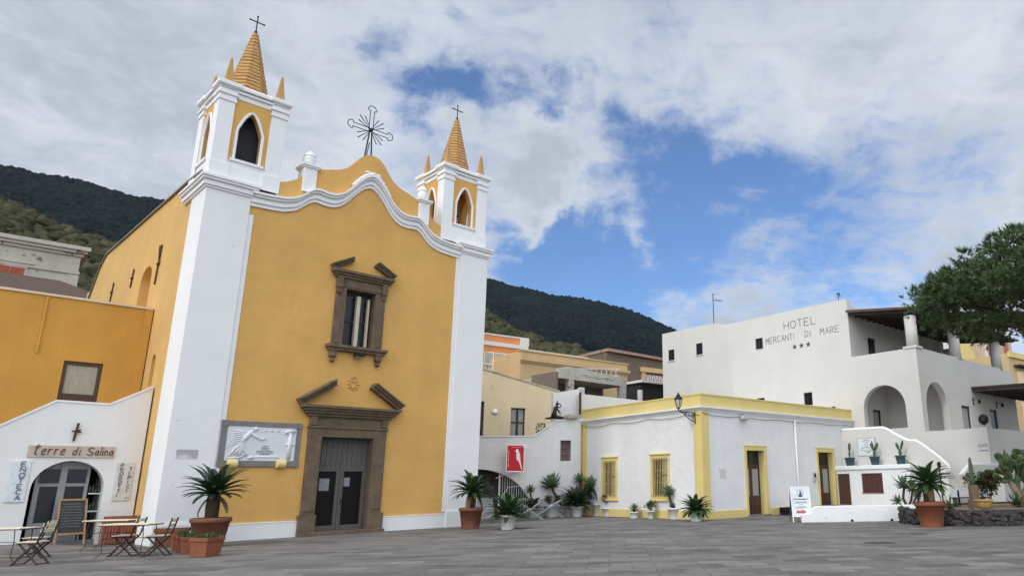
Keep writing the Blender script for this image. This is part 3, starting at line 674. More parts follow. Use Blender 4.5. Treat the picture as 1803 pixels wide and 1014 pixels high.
# big outline cross on the gable
def gable_cross():
    t = thing('iron_cross', 'large black iron outline cross with rays standing on the church gable', 'cross', CH.w(-.1, .25, 14.75), CH.a)
    m = MB(); c = 1.38; w_ = .085; r = .018
    def arm(ax, az, ln):
        px, pz = -az, ax; P = lambda s_, o: (ax * s_ + px * o, 0, c + az * s_ + pz * o)
        m.tube([P(.05, w_), P(ln - .12, w_)], r, 5); m.tube([P(.05, -w_), P(ln - .12, -w_)], r, 5)
        pts = [(ln - .12, w_), (ln - .13, .16), (ln - .06, .2), (ln - .01, .14), (ln + .06, .12), (ln + .1, 0), (ln + .06, -.12), (ln - .01, -.14), (ln - .06, -.2), (ln - .13, -.16), (ln - .12, -w_)]
        m.tube([P(*q) for q in pts], r, 5)
    arm(0, 1, 1.02); arm(1, 0, .88); arm(-1, 0, .88)
    m.build('cross_outline', iron, t)
    y = MB()
    for q in range(4):
        for k in (-1, 0, 1):
            a = PI / 4 + q * PI / 2 + k * .30; l = .62 if k else .72; a0 = .12
            y.tube([(a0 * math.cos(a), 0, c + a0 * math.sin(a)), (l * math.cos(a), 0, c + l * math.sin(a))], [.012, .022], 5)
    y.lathe([(0, -.1), (.09, -.05), (.1, .05), (0, .1)], 8, (0, 0, c), False); y.build('rays', iron, t)
    s_ = MB(); s_.tube([(-.17, 0, -.05), (-.05, 0, c - .1)], .03, 6); s_.tube([(.13, 0, -.05), (.05, 0, c - .1)], .03, 6); s_.tube([(0, .3, -.1), (0, .02, c * .6)], .02, 5); s_.build('stay', iron, t)
gable_cross()
# marble relief
def relief():
    t = thing('relief_plaque', 'white marble relief plaque in a grey stone frame beside the church portal', 'plaque', CH.w(-2.97, 0, 2.35), CH.a)
    f = MB(); W2, H2 = 1.275, 1.5
    f.box(-W2, W2, -.07, .01, 0, .2); f.box(-W2, W2, -.07, .01, H2 - .17, H2); f.box(-W2, -W2 + .19, -.068, .01, .2, H2 - .17); f.box(W2 - .16, W2, -.068, .01, .2, H2 - .17)
    for x in (-W2, W2 - .2): f.box(x - .01, x + .21, -.085, .01, H2 - .2, H2 + .01); f.box(x - .01, x + .21, -.085, .01, -.01, .21)
    f.build('frame', greystone, t, bevel=.008)
    m = MB(); m.box(-1.09, 1.12, -.045, .01, .2, 1.33); m.build('marble_slab', marble, t)
    g = MB(); rn = random.Random(2); Y = -.06
    hip = (-.62, Y - .02, .8)
    for i in range(9):                                # streaming drapery from the figure to the lower left
        k = i / 8; a = (-1.0 + .62 * k, Y, .27 + .06 * math.sin(i)); mid = (-.82 + .28 * k, Y - .03, .55 + .06 * math.sin(2 * i))
        g.tube([a, mid, (-.62 + .08 * k, Y - .03, .78), (-.5, Y - .03, 1.0)], [.015, .03, .035, .03], 6)
    for i in range(7):
        g.tube([(-1.02 + .03 * i, Y, .62 + .09 * i), (-.85, Y - .02, .74 + .075 * i), (-.58, Y - .02, .84 + .05 * i), (-.42, Y - .02, 1.1)], [.01, .022, .028, .02], 6)
    g.tube([(-.62, Y, .78), (-.5, Y - .03, .98), (-.38, Y - .03, 1.12), (-.3, Y, 1.2)], [.06, .085, .075, .04], 8)
    g.lathe([(0, -.08), (.07, -.03), (.075, .03), (0, .09)], 10, (-.22, Y - .02, 1.25), False)
    g.tube([(-.4, Y - .03, 1.13), (-.2, Y - .03, 1.0), (.0, Y - .03, .9), (.14, Y - .02, .94)], [.05, .042, .035, .015], 8)
    for i in range(6): g.tube([(-.1 + .2 * i, Y + .01, 1.14 + .03 * math.sin(i)), (.1 + .2 * i, Y, 1.22), (.22 + .18 * i, Y + .01, 1.18)], [.01, .03, .01], 6)
    g.tube([(.66, Y, 1.1), (.8, Y - .03, 1.2), (1.05, Y - .02, 1.22)], [.02, .06, .06], 8)
    g.tube([(.92, Y, .25), (.92, Y, 1.13)], .07, 10); g.box(.8, 1.05, -.11, -.03, .72, .77); g.box(.82, 1.03, -.11, -.03, 1.1, 1.15)
    g.lathe([(0, -.04), (.1, -.03), (.1, .03), (0, .04)], 14, (-.28, Y, .3), False); g.tube([(-1.0, Y, .28), (-.6, Y - .01, .3), (-.5, Y - .01, .42), (-.35, Y, .4)], .03, 6); g.tube([(-.15, Y, .33), (.5, Y - .01, .33), (.62, Y, .3)], .03, 6)
    g.v = [(x, y * .62 - .012, z) for x, y, z in g.v]; g.build('carved_figures', marble, t, True)
    x = MB()
    for r, (w_, z) in enumerate(((.12, .67), (.22, .61), (.2, .555), (.5, .50), (.5, .45), (.28, .40))):
        q = -w_ / 2 - .02
        while q < w_ / 2: k = rn.uniform(.012, .03); x.box(q + .15, q + .15 + k, -.0495, -.044, z, z + .03); q += k + .012
    x.build('inscription', letter_dark, t)
    for x0 in (-.84, .68):
        b = MB(); c = MB(); c.lathe([(.11, -.15), (.13, -.13), (.13, .13), (.11, .15)], 14); c.xf(Matrix.Translation((x0, -.13, .09)) @ Matrix.Rotation(PI / 2, 4, 'Y') @ Matrix.Rotation(0, 4, 'X')); b.join(c); b.box(x0 - .14, x0 + .14, -.14, .0, -.05, .2); b.build('bracket', lemon, t, bevel=.01)
relief()
fd = thing('floodlight', 'small black floodlight under the church window sill', 'floodlight', CH.w(.05, -.1, 6.42), CH.a)
q = MB(); q.box(-.18, .18, -.28, -.02, .02, .16); q.build('housing', iron, fd, bevel=.02); q = MB(); q.box(-.15, .15, -.25, -.05, .012, .022); q.build('lamp_glass', lampglass, fd); q = MB(); q.bar((0, .02, .2), (0, -.1, .12), .04); q.build('arm', iron, fd)

# ================================================================== LEFT: annex and shop under the stair
def annex():
    t = thing('annex_building', 'ochre annex with a dark framed door joined to the left side of the church', 'building', CH.w(-8, 4.43), CH.a)
    m = MB(); m.wall(-10, 2.28, 0, .5, -.1, 8.12, [(.03, 1.11, 4.55, 5.98)]); m.box(2.05, 2.285, -.05, .5, 4, 8.11)
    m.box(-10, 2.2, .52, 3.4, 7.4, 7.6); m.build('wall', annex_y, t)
    MB().box(-10, 2.29, -.06, .6, 8.12, 8.2).build('coping', plaster('annex coping', (.70, .58, .42), .1), t)
    d = thing('annex_door', None, None); d.parent = t
    f = MB(); f.box(.03, .14, .05, .2, 4.55, 5.98); f.box(1.0, 1.11, .05, .2, 4.55, 5.98); f.box(.14, 1.0, .05, .2, 5.87, 5.98); f.box(.14, 1.0, .06, .2, 4.55, 4.88); f.build('door_frame', woodbrown, d, bevel=.01)
    MB().box(.14, 1.0, .12, .16, 4.88, 5.87).build('curtained_pane', pane_tan, d)
    p = MB(); p.tube([(-.72, -.03, 8.08), (-.72, -.03, 6.15)], .035, 6); p.build('conduit_pipe', annex_y, t)
annex()
def shop():
    t = thing('shop_stairway', 'white stair wall with an arched shop doorway beside the church', 'stairs', CH.w(-7, 2.5), CH.a)
    top = lambda x: float(np.interp(x, [-6, -1.21, .15, 1.28], [1.08, 4.39, 4.37, 5.05]))
    m = MB(); m.cuts = [-1.21, .15]; m.wall(-6, 1.27, 0, .38, -.1, top, [(-1.43, .37, -.05, arch(-1.43, .37, 1.72, .86))])
    m.box(-1.75, .75, .38, 1.6, 2.72, 2.8); m.box(.40, .5, .38, 1.6, -.1, 2.72); m.box(-1.6, -1.46, .38, 1.6, -.1, 2.72); m.box(-6, -1.6, .4, 1.6, -.1, 1.2); m.box(.5, 1.27, .4, 1.6, -.1, 2.7)
    m.build('wall', plaster('shop wall white', (.77, .765, .74), .06, (.55, .49, .42), .66, .8, streak=.2), t)
    c = MB()
    for a, b in ((-6, -1.21), (-1.21, .15), (.15, 1.26)): c.bar((a, .19, top(a) + .03), (b, .19, top(b) + .03), .44, .06)
    c.build('coping', white_t, t)
    MB().box(-1.6, .5, 1.5, 1.56, -.1, 2.7).build('dark_interior', pane_int, t)
    MB().box(-1.5, .5, .05, .6, -.1, .16).build('threshold', greystone, t)
    d = thing('shop_door', None, None); d.parent = t
    f = MB(); y0, y1 = .34, .42; L, Rr, M = -1.3, .02, -.64
    f.box(L, L + .09, y0, y1, .16, 2.3); f.box(Rr - .09, Rr, y0, y1, .16, 2.5); f.box(M - .09, M + .09, y0 - .01, y1, .16, 2.55); f.box(L + .09, Rr - .09, y0 + .003, y1, 1.80, 1.91)
    f.box(L + .09, M - .09, y0, y1, .16, .72); f.box(M + .09, Rr - .09, y0, y1, .16, .72); f.box(L + .04, L + .13, y0 + .002, y1, .7, 2.2)
    f.box(L, Rr, y0 + .02, y1 - .02, 2.26, 2.56)
    f.build('door_frame', greyframe, d, bevel=.006)
    for a, b in ((L + .09, M - .09), (M + .09, Rr - .09)):
        MB().box(a, b, .375, .39, .72, 1.80).build('pane', pane_dark, d); MB().box(a, b, .31, .325, 1.91, 2.33).build('pane', pane_dark, d)
    q = MB(); q.box(-.3, -.05, .43, .6, 1.42, 1.62); q.build('boxed_goods', slatred, t)
    for z in (1.0, 1.55): MB().box(.06, .44, .36, .7, z, z + .035).build('shelf', whitepaint, t)
    rn = random.Random(9)
    for z in (.16, 1.035, 1.585):
        for i in range(4):
            q = MB(); h = rn.uniform(.16, .34); q.lathe([(.04, 0), (.045, .01), (.045, h * .6), (.016, h * .8), (.016, h), (0, h)], 8, (.1 + i * .085, .5, z)); q.build('bottle', simple('bottle glass', (.03, .05, .03), .2) if i == 0 and z < .2 else MATS['bottle glass'], t, True)
shop()
def wall_sign(label, u0, u1, z0, z1, mat, draw, lm, y=2.5, frame=None):
    t = thing('sign_board', label, 'sign', CH.w((u0 + u1) / 2, y, z0), CH.a)
    w, h = (u1 - u0) / 2, z1 - z0
    MB().box(-w, w, -.045, -.005, 0, h).build('board', mat, t, bevel=.006)
    b = MB(); draw(b, w, h); b.build('lettering', lm, t)
    return t
def d1(b, w, h):
    letters(b, 't', -w + .12, h * .2, .25, .13, .033, -.05, slant=.15)
    letters(b, 'erre', -w + .30, h * .2, .28, .13, .028, -.05, sp=.18, slant=.15); letters(b, 'di', -.02, h * .2, .24, .13, .028, -.05, sp=.25, slant=.15)
    letters(b, 'S', .35, h * .2, .24, .17, .03, -.05, slant=.12); letters(b, 'alina', .55, h * .2, .24, .11, .026, -.05, sp=.2, slant=.12)
wall_sign('long pale wooden sign painted terre di Salina above the shop arch', -8.66, -6.5, 2.68, 3.04, signwood, d1, letter_brown)
def vert(b, s, x, z1, step, h, wd, t):
    for i, c in enumerate(s): letters(b, c, x - (.0 if c not in 'I' else 0), z1 - i * step - h, h, wd, t, -.05, slant=.05)
wall_sign('white vertical sign reading ENOTECA left of the shop arch', -8.98, -8.52, 1.36, 2.57, signwhite, lambda b, w, h: vert(b, 'ENOTECA', 0, h - .03, .165, .13, .12, .022), letter_blue)
def d3(b, w, h):
    vert(b, 'PRODOTTI', -.14, h - .05, .135, .105, .085, .016); vert(b, 'TIPICI', .1, h - .16, .14, .105, .085, .016)
    for i in range(5): b.lathe([(0, -.01), (.018, 0), (0, .01)], 6, (.1 + .025 * i, -.048, .06 + .02 * (i % 3)), False)
wall_sign('pale vertical sign reading PRODOTTI TIPICI right of the shop arch', -6.38, -5.91, 1.33, 2.55, signcream, d3, letter_dark)
ic = MB(); ic.bar((-.02, -.03, 0), (.03, -.03, .56), .06, .05); ic.bar((-.1, -.03, .31), (.14, -.03, .28), .04); ic.bar((.0, -.08, .29), (.1, -.1, .36), .05)
tag(ic.build('iron_wall_cross', rustiron), 'small rusty iron cross fixed to the white wall over the shop sign', 'wall cross'); o = bpy.data.objects['iron_wall_cross']; o.location = CH.w(-7.6, 2.48, 3.19); o.rotation_euler = (0, 0, CH.a)
def chalk():
    x, y, _ = CH.w(-7.33, 2.02); t = thing('chalkboard', 'wooden framed chalkboard easel standing in front of the shop door', 'chalkboard', (x, y, ground_h(x, y)), CH.a + .1)
    T = Matrix.Rotation(R(-13), 4, 'X'); f = MB(); f.bar((-.36, 0, 0), (-.33, 0, 1.38), .05, .03); f.bar((.36, 0, 0), (.33, 0, 1.38), .05, .03); f.box(-.33, .33, -.015, .015, 1.33, 1.38); f.box(-.35, .35, -.015, .015, .3, .35); f.xf(T); f.build('frame', woodtan, t)
    b = MB(); b.box(-.33, .33, .004, .016, .35, 1.33); b.xf(T); b.build('board', blackboard, t)
    w = MB(); rn = random.Random(1)
    for i in range(9):
        q = -.26
        while q < .2: k = rn.uniform(.015, .05); w.box(q, q + k, -.001, .003, 1.22 - i * .085, 1.232 - i * .085); q += k + .02
    w.xf(T); w.build('chalk_writing', letter_grey, t)
    l = MB(); l.bar((-.3, .62, 0), (-.3, .32, 1.3), .035, .03); l.bar((.3, .62, 0), (.3, .32, 1.3), .035, .03); l.build('rear_leg', woodbrown, t)
chalk()
sl = thing('slatted_crate', 'reddish wooden slatted crate standing against the wall right of the shop arch', 'crate', CH.w(-6.1, 1.95), CH.a)
q = MB()
for i in range(11): q.box(-.44 + i * .08, -.44 + i * .08 + .055, -.2, -.18, .05, .86)
q.build('front_slats', slatred, sl); q = MB(); q.box(-.45, .45, -.18, -.14, .12, .2); q.box(-.45, .45, -.18, -.14, .74, .80); q.box(-.45, .45, .18, .2, .03, .86); q.box(-.46, -.43, -.18, .18, .03, .86); q.box(.43, .46, -.18, .18, .03, .86); q.build('crate_frame', slatred, sl)

# bistro furniture
def chair_proto(label, metal):
    t = thing('folding_chair', label, 'chair', group='folding bistro chairs by the shop')
    f = MB()
    for y in (-.2, .2):
        f.tube([(-.24, y, 0), (.2, y, .47), (.30, y, .88)], .02, 6); f.tube([(.27, y * .9, 0), (-.18, y * .9, .46)], .02, 6)
    f.tube([(-.24, -.2, .02), (-.24, .2, .02)], .010, 5); f.tube([(.27, -.18, .02), (.27, .18, .02)], .010, 5); f.tube([(.02, -.2, .235), (.02, .2, .235)], .010, 5)
    f.tube([(-.2, -.2, .45), (.2, -.2, .45)], .013, 5); f.tube([(-.2, .2, .45), (.2, .2, .45)], .013, 5)
    f.build('frame', metal, t)
    s = MB()
    for i in range(7): s.box(-.21 + i * .06, -.21 + i * .06 + .048, -.21, .21, .462, .48)
    s.build('seat', creamslat, t)
    for z in (.70, .82):
        x = .255 + (z - .7) * .25; b = MB(); b.box(-.012, .006, -.215, .215, -.035, .035); b.xf(Matrix.Translation((x - .012, 0, z)) @ Matrix.Rotation(R(13), 4, 'Y')); b.build('back_slat', creamslat, t)
    return t
def place(o, x, y, rz, sc, label=None, z=None):
    o.location = (x, y, ground_h(x, y) if z is None else z); o.rotation_euler = (0, 0, rz); o.scale = (sc,) * 3
    if label: o['label'] = label
    return o
c0 = chair_proto('black framed folding chair nearest the left edge in front of the chalkboard', darkmetal)
place(c0, -14.72, 17.2, R(8), 1.08)
place(copy_tree(c0), -16.15, 18.95, R(14), 1.06, 'black framed folding chair tucked behind the table at the left edge')
place(copy_tree(c0), -13.95, 19.1, R(10), 1.08, 'folding chair pushed under the slatted table in front of the crate')
place(copy_tree(c0), -13.0, 18.95, R(16), 1.06, 'folding chair standing alone beside the terracotta planters')
def table_proto(label):
    t = thing('folding_table', label, 'table', group='slatted folding tables by the shop')
    s = MB()
    for i in range(8): s.box(-.55, .55, -.33 + i * .083, -.33 + i * .083 + .07, .735, .755)
    s.build('tabletop', creamslat, t)
    f = MB()
    for x in (-.53, .53): f.box(x - .012, x + .012, -.33, .33, .71, .735)
    for y in (-.32, .32): f.box(-.54, .54, y - .008, y + .008, .712, .735)
    f.build('top_frame', rustiron, t)
    for x in (-.44, .44):
        l = MB(); s_ = 1 if x > 0 else -1
        for y in (-.26, .26): l.tube([(x - s_ * .03, y, .72), (x, y, .42), (x - s_ * .02, y, .12), (x + s_ * .07, y, .03), (x + s_ * .12, y, .01)], .010, 5)
        l.tube([(x, -.26, .42), (x, .26, .42)], .008, 5); l.tube([(x - s_ * .01, -.26, .1), (x - s_ * .01, .26, .1)], .008, 5); l.build('leg', rustiron, t)
    b = MB(); b.tube([(-.44, .0, .1), (.44, .0, .1)], .008, 5); b.tube([(-.44, .26, .42), (.44, .26, .42)], .008, 5); b.build('stretcher', rustiron, t)
    return t
t0 = table_proto('cream slatted folding table in front of the reddish crate'); place(t0, -13.6, 18.75, R(6), 1.08)
place(copy_tree(t0), -15.75, 20.95, R(6), 1.1, 'cream slatted folding table further back beside the shop doorway')
place(copy_tree(t0), -16.05, 17.85, R(6), 1.06, 'cream slatted folding table cut by the left edge of the view')

# pots and plants
def pot(mb, r0, r1, h, rim=.06, n=24, wall_=.03):
    mb.lathe([(r0, 0), (r0 + (r1 - r0) * .93 * .88, h * .84), (r1 + .0, h * .84), (r1 + .02, h * .87), (r1 + .02, h * .97), (r1, h), (r1 - wall_, h), (r1 - wall_ - .02, h * .88), (0.001, h * .88)], n, cap=False)
    mb.add([(r0 * math.cos(2 * PI * j / n), r0 * math.sin(2 * PI * j / n), 0) for j in range(n)], [tuple(range(n))[::-1]]); return mb
def frond(mb, base, az, el0, L, droop, rn, nl=34, lw=.030, ll=.20, n=9):
    pts = []; p = Vector(base); el = el0; tw = rn.uniform(-.12, .12)
    for i in range(n + 1):
        pts.append(p.copy()); d = Vector((math.cos(az + tw * i / n) * math.cos(el), math.sin(az + tw * i / n) * math.cos(el), math.sin(el))); p += d * L / n; el -= droop / n * (.5 + i / n)
    mb.tube(pts, [.016 * (1 - .75 * i / n) for i in range(n + 1)], 4, False)
    for j in range(nl):
        t = .14 + .86 * j / (nl - 1); q = t * n; i = min(n - 1, int(q)); b = pts[i].lerp(pts[i + 1], q - i); d = (pts[i + 1] - pts[i]).normalized()
        sd = d.cross(Vector((0, 0, 1))); sd = sd.normalized() if sd.length > .05 else Vector((math.sin(az), -math.cos(az), 0)); up = sd.cross(d)
        l = ll * (math.sin(PI * min(1, .18 + t * .82)) ** .6 + .15) * (1 - .35 * t)
        for s_ in (-1, 1):
            v = (sd * s_ + d * .75 + up * .32 + Vector((0, 0, rn.uniform(-.06, .06)))).normalized(); w = d * lw * .5
            m_ = b + v * l * .55; tip = b + v * l + Vector((0, 0, -.012)); mb.add([b - w * .6, b + w * .6, m_ + w, tip, m_ - w], [(0, 1, 2, 4), (4, 2, 3)])
def palm_trunk(mb, r, z0, z1, rn):
    n = 14; k = 9; mb.lathe([(r * (.82 + .18 * math.sin(PI * i / k) + .06 * rn.random()), z0 + (z1 - z0) * i / k) for i in range(k + 1)], n)
    rows = max(4, int((z1 - z0) / .055))
    for i in range(rows):
        z = z0 + (z1 - z0) * (i + .5) / rows
        for j in range(10):
            a = 2 * PI * (j + .5 * (i % 2)) / 10; ca, sa = math.cos(a), math.sin(a); R0 = r * .86; w = r * .28
            mb.add([(ca * R0 - sa * w, sa * R0 + ca * w, z - .03), (ca * R0 + sa * w, sa * R0 - ca * w, z - .03), (ca * (R0 + .045), sa * (R0 + .045), z + .05), (ca * R0 * .9, sa * R0 * .9, z + .03)], [(0, 1, 2), (1, 3, 2), (3, 0, 2)])
def cycad(label, loc, pot_args, pot_mat, trunk, nf, L, mat, seed, top_el=78, low_el=2, droop=1.1, group='potted cycad palms', tr=.15, ll=.17):
    rn = random.Random(seed); t = thing('potted_cycad', label, 'potted palm', loc, rn.uniform(0, 6), group)
    p = pot(MB(), *pot_args); p.build('pot', pot_mat, t, True)
    h = pot_args[2]; s = MB(); s.lathe([(pot_args[1] - .04, h * .9), (pot_args[1] * .5, h * .93), (0.001, h * .94)], 16, cap=False); s.build('soil', soil, t)
    z = h * .9
    if trunk: b = MB(); palm_trunk(b, tr, z, z + trunk, rn); b.build('trunk', trunkm, t)
    z += trunk; f = MB(); dry = MB()
    for i in range(nf):
        k = i / (nf - 1); az = i * 2.39996 + rn.uniform(-.15, .15); el = R(top_el + (low_el - top_el) * k ** .8 + rn.uniform(-6, 6))
        if trunk > .3 and i >= nf - 3: el = R(-38 + rn.uniform(-15, 8))
        frond(dry if trunk > .3 and i >= nf - 3 else f, (.04 * math.cos(az), .04 * math.sin(az), z + .05 * (1 - k)), az, el, L * rn.uniform(.85, 1.1) * (.75 + .25 * math.sin(PI * min(1, k + .25))), droop * rn.uniform(.8, 1.2), rn, ll=ll)
    if dry.v: dry.build('dry_fronds', dry_m, t)
    f.build('fronds', mat, t); return t
cycad('tall cycad in a big round terracotta pot in front of the left pilaster', (-13.35, 21.62, 0), (.38, .525, .82), terracotta, .72, 54, 1.10, cyc_d, 1, tr=.175, droop=.9)
cycad('cycad in a round terracotta pot at the right end of the church', (-7.4, 28.4, 0), (.33, .45, .78), terracotta, .62, 46, 1.0, cyc_g, 2, tr=.165, low_el=-5)
cycad('trunkless cycad in a white plastic pot near the parrot banner', (-5.8, 27.64, 0), (.24, .35, .52), potwhite, .0, 60, 1.05, cyc_g, 3, low_el=2, droop=.95)
cycad('wide dark cycad in a white pot left of the barred windows', (-4.29, 37.2, 0), (.24, .32, .50), potwhite, .12, 64, 1.2, cyc_d, 4, low_el=2, droop=.9)
cycad('cycad in a grey white pot at the yellow corner under the lantern', (1.5, 30.95, 0), (.23, .29, .42), potwhite, .02, 50, .86, cyc_g, 5, low_el=-8, droop=1.1)
cycad('cycad in a large bright terracotta pot in front of the lava stone planter', (9.16, 24.75, 0), (.36, .50, .82), terracotta_l, .64, 48, 1.04, cyc_g, 6, tr=.18, low_el=-12, droop=1.2)
# terracotta troughs in a row
def trough(label, loc, rz, w, d, h, mat, plants=True, seed=1):
    t = thing('terracotta_planter', label, 'planter', loc, rz, 'square terracotta planters'); b = MB(); k = .84
    def ring(w_, d_, z): return [(-w_, -d_, z), (w_, -d_, z), (w_, d_, z), (-w_, d_, z)]
    rr = [(w * k, d * k, 0), (w * .95, d * .95, h * .8), (w * 1.04, d * 1.04, h * .8), (w * 1.05, d * 1.05, h), (w * .95, d * .95, h), (w * .9, d * .9, h * .85)]
    vs = [v for a, c, z in rr for v in ring(a / 2, c / 2, z)]; fs = [(i * 4 + j, i * 4 + (j + 1) % 4, i * 4 + 4 + (j + 1) % 4, i * 4 + 4 + j) for i in range(5) for j in range(4)] + [(3, 2, 1, 0), (20, 21, 22, 23)]
    b.add(vs, fs); b.build('pot', mat, t, bevel=.012)
    MB().box(-w * .44, w * .44, -d * .44, d * .44, h * .8, h * .88).build('soil', soil, t)
    if plants:
        f = MB(); rn = random.Random(seed)
        for i in range(150):
            x, y = rn.uniform(-w, w) * .42, rn.uniform(-d, d) * .42; v = Vector((rn.uniform(-1, 1), rn.uniform(-1, 1), rn.uniform(.6, 1.8))).normalized() * rn.uniform(.08, .24) * h / .45; s_ = v.cross(Vector((rn.random(), rn.random(), .2))).normalized() * .016
            p = Vector((x, y, h * .86)); f.add([p - s_ * .4, p + s_ * .4, p + v * .6 + s_, p + v, p + v * .6 - s_], [(0, 1, 2, 4), (4, 2, 3)])
        f.build('herbs', herb_g, t)
trough('long empty terracotta planter at the foot of the left pilaster', (-14.5, 21.7, 0), CH.a - .35, .85, .38, .54, terracotta, False)
trough('small terracotta planter next to the long empty one, farthest of the three in the row', (-13.5, 20.55, 0), R(-52), .34, .34, .44, terracotta_l, False)
trough('small terracotta planter in the middle of the row of three', (-12.98, 19.95, 0), R(-52), .36, .36, .44, terracotta_l, True, 4)
trough('small terracotta planter in the row, touching the large front one', (-12.42, 19.3, 0), R(-52), .36, .36, .44, terracotta_l, True, 5)
trough('large square terracotta planter with herbs, nearest in the row by the palm pot', (-11.45, 18.5, 0), R(-12), .54, .54, .46, terracotta_l, True, 6)

# ================================================================== LOW WHITE HOUSE WITH LEMON TRIM
def low_house():
    t = thing('low_house', 'low white house with lemon yellow parapet and trim around its openings', 'house', WB.w(0, 0), WB.a)
    XE, YE = 13.4, 8.85; BX = lambda u: .0262 * u     # the left face runs a little off square
    m = MB(); m.wall(0.02, XE, 0, .5, -.1, 4.8, [(3.11, 4.5, .05, 3.04), (9.2, 10.7, .26, 3.06)])
    m.box(XE - .4, XE, .5, YE, -.1, 4.8); m.box(.6, XE, YE - .4, YE, -.1, 5.3); m.box(.3, XE - .3, .3, YE - .3, 4.6, 4.78)
    k = MB(); k.wall(0, 8.85, 0, .5, -.1, 4.8, [(6.05, 7.0, .98, 2.71), (2.25, 3.25, .98, 2.71)])
    k.v = [(v[1] + BX(v[0]), v[0], v[2]) for v in k.v]; k.f = [f[::-1] for f in k.f]; m.join(k)
    m.build('wall', white_w, t)
    p = MB()
    def shell(z0, z1, e, mb=p):                        # band round the two visible sides
        mb.prismz([(-e, -e), (XE + .12, -e), (XE + .12, .45), (.45, .45), (.45 + BX(YE), YE + .05), (-e + BX(YE), YE + .05)], z0, z1)
    shell(4.93, 5.46, .02); shell(5.458, 5.52, .05); p.build('parapet', lemon, t)
    c = MB(); shell(4.72, 4.79, .04, c); shell(4.79, 4.86, .10, c); shell(4.86, 4.935, .18, c); c.build('cornice', white_t, t)
    q = MB(); q.prismz([(-.05, -.05), (.46, -.05), (.46, .03), (.03, .03), (.03 + BX(.46), .46), (-.05 + BX(.46), .46)], -.05, 4.74)
    q.build('corner_pilaster', lemon, t, bevel=.01)
    q = MB(); q.box(-.05 + BX(8.6), .05 + BX(8.6), 8.45, 8.8, -.05, 4.74); q.build('end_pilaster', lemon, t, bevel=.01)
    for a, b in ((.46, 2.94), (4.69, 9.06), (10.88, 11.6)):
        q = MB(); q.box(a, b, -.04, .02, -.05, .34 if a < 9 else .5); q.build('base_course', lemon, t, bevel=.01)
    q = MB(); q.prismz([(-.04 + BX(.46), .46), (.02 + BX(.46), .46), (.02 + BX(8.45), 8.45), (-.04 + BX(8.45), 8.45)], -.05, .36); q.build('base_course', lemon, t)
    for x0, x1, i0, i1, z0, z1 in ((2.95, 4.68, 3.11, 4.5, .05, 3.04), (9.05, 10.87, 9.2, 10.7, .26, 3.06)):
        d = thing('house_door', None, None); d.parent = t
        f = MB(); f.box(x0, i0 + .012, -.05, .3, -.02, z1 - .012); f.box(i1 - .012, x1, -.05, .3, -.02, z1 - .012); f.box(x0, x1, -.05, .3, z1 - .012, z1 + .2); f.box(x0 - .03, x1 + .03, -.07, .02, z1 + .18, z1 + .23); f.build('door_surround', lemon, d, bevel=.008)
        g = MB(); y0, y1 = .32, .38; xm = (i0 + i1) / 2; zt = 2.28
        g.box(i0, i0 + .1, y0, y1, z0, z1); g.box(i1 - .1, i1, y0, y1, z0, z1); g.box(i0 + .1, i1 - .1, y0 + .002, y1, zt, zt + .1); g.box(i0 + .1, i1 - .1, y0 + .002, y1, z1 - .07, z1)
        g.box(xm - .09, xm + .09, y0 - .015, y1, z0, zt); g.box(i0 + .1, xm - .09, y0, y1, z0, .92); g.box(xm + .09, i1 - .1, y0, y1, z0, .92)
        for a, b in ((i0 + .1, xm - .09), (xm + .09, i1 - .1)): g.box(a + .08, b - .08, y0 - .02, y0, z0 + .15, .8); g.box(a, b, y0 + .003, y1, zt - .1, zt)
        if x0 < 5: g.box(xm - .03, xm + .03, y0, y1, zt + .1, z1 - .07)
        g.build('door_leaf', woodbrown, d, bevel=.006)
        for a, b in ((i0 + .1, xm - .09), (xm + .09, i1 - .1)): MB().box(a, b, .345, .355, .92, zt - .1).build('curtained_pane', pane_curt, d)
        MB().box(i0 + .1, i1 - .1, .35, .36, zt + .1, z1 - .07).build('transom_pane', pane_dark, d)
        MB().box(x0 + .05, x1 - .05, -.2, .35, -.05, .06 if x0 < 5 else .3).build('doorstep', greystone, d)
    for u0, u1 in ((2.25, 3.25), (6.05, 7.0)):
        w = thing('barred_window', None, None); w.parent = t; o0, o1 = u0 - .15, u1 + .15; bx = BX((u0 + u1) / 2)
        f = MB(); X0, X1 = -.05 + bx, .3 + bx
        f.box(X0, X1, o0, u0 + .012, .78, 2.9); f.box(X0, X1, u1 - .012, o1, .78, 2.9); f.box(X0, X1, u0 + .012, u1 - .012, 2.70, 2.9); f.box(X0, X1, u0 + .012, u1 - .012, .78, .99); f.box(X0 - .06, .02 + bx, o0 - .05, o1 + .05, 2.88, 2.94); f.box(X0 - .06, .02 + bx, o0 - .05, o1 + .05, .76, .83); f.build('frame', lemon, w, bevel=.008)
        b = MB(); n = 9
        for i in range(n): yb = u0 + .05 + (u1 - u0 - .1) * i / (n - 1); b.tube([(-.09 + bx, yb, .92), (-.09 + bx, yb, 2.78)], .011, 6)
        for z in (1.05, 1.6, 2.15, 2.65): b.bar((-.09 + bx, u0 - .06, z), (-.09 + bx, u1 + .06, z), .03, .012)
        for z in (1.05, 2.65):
            for yb in (u0 - .06, u1 + .06): b.bar((-.1 + bx, yb, z), (.0 + bx, yb, z), .03)
        b.build('window_grille', lemon, w)
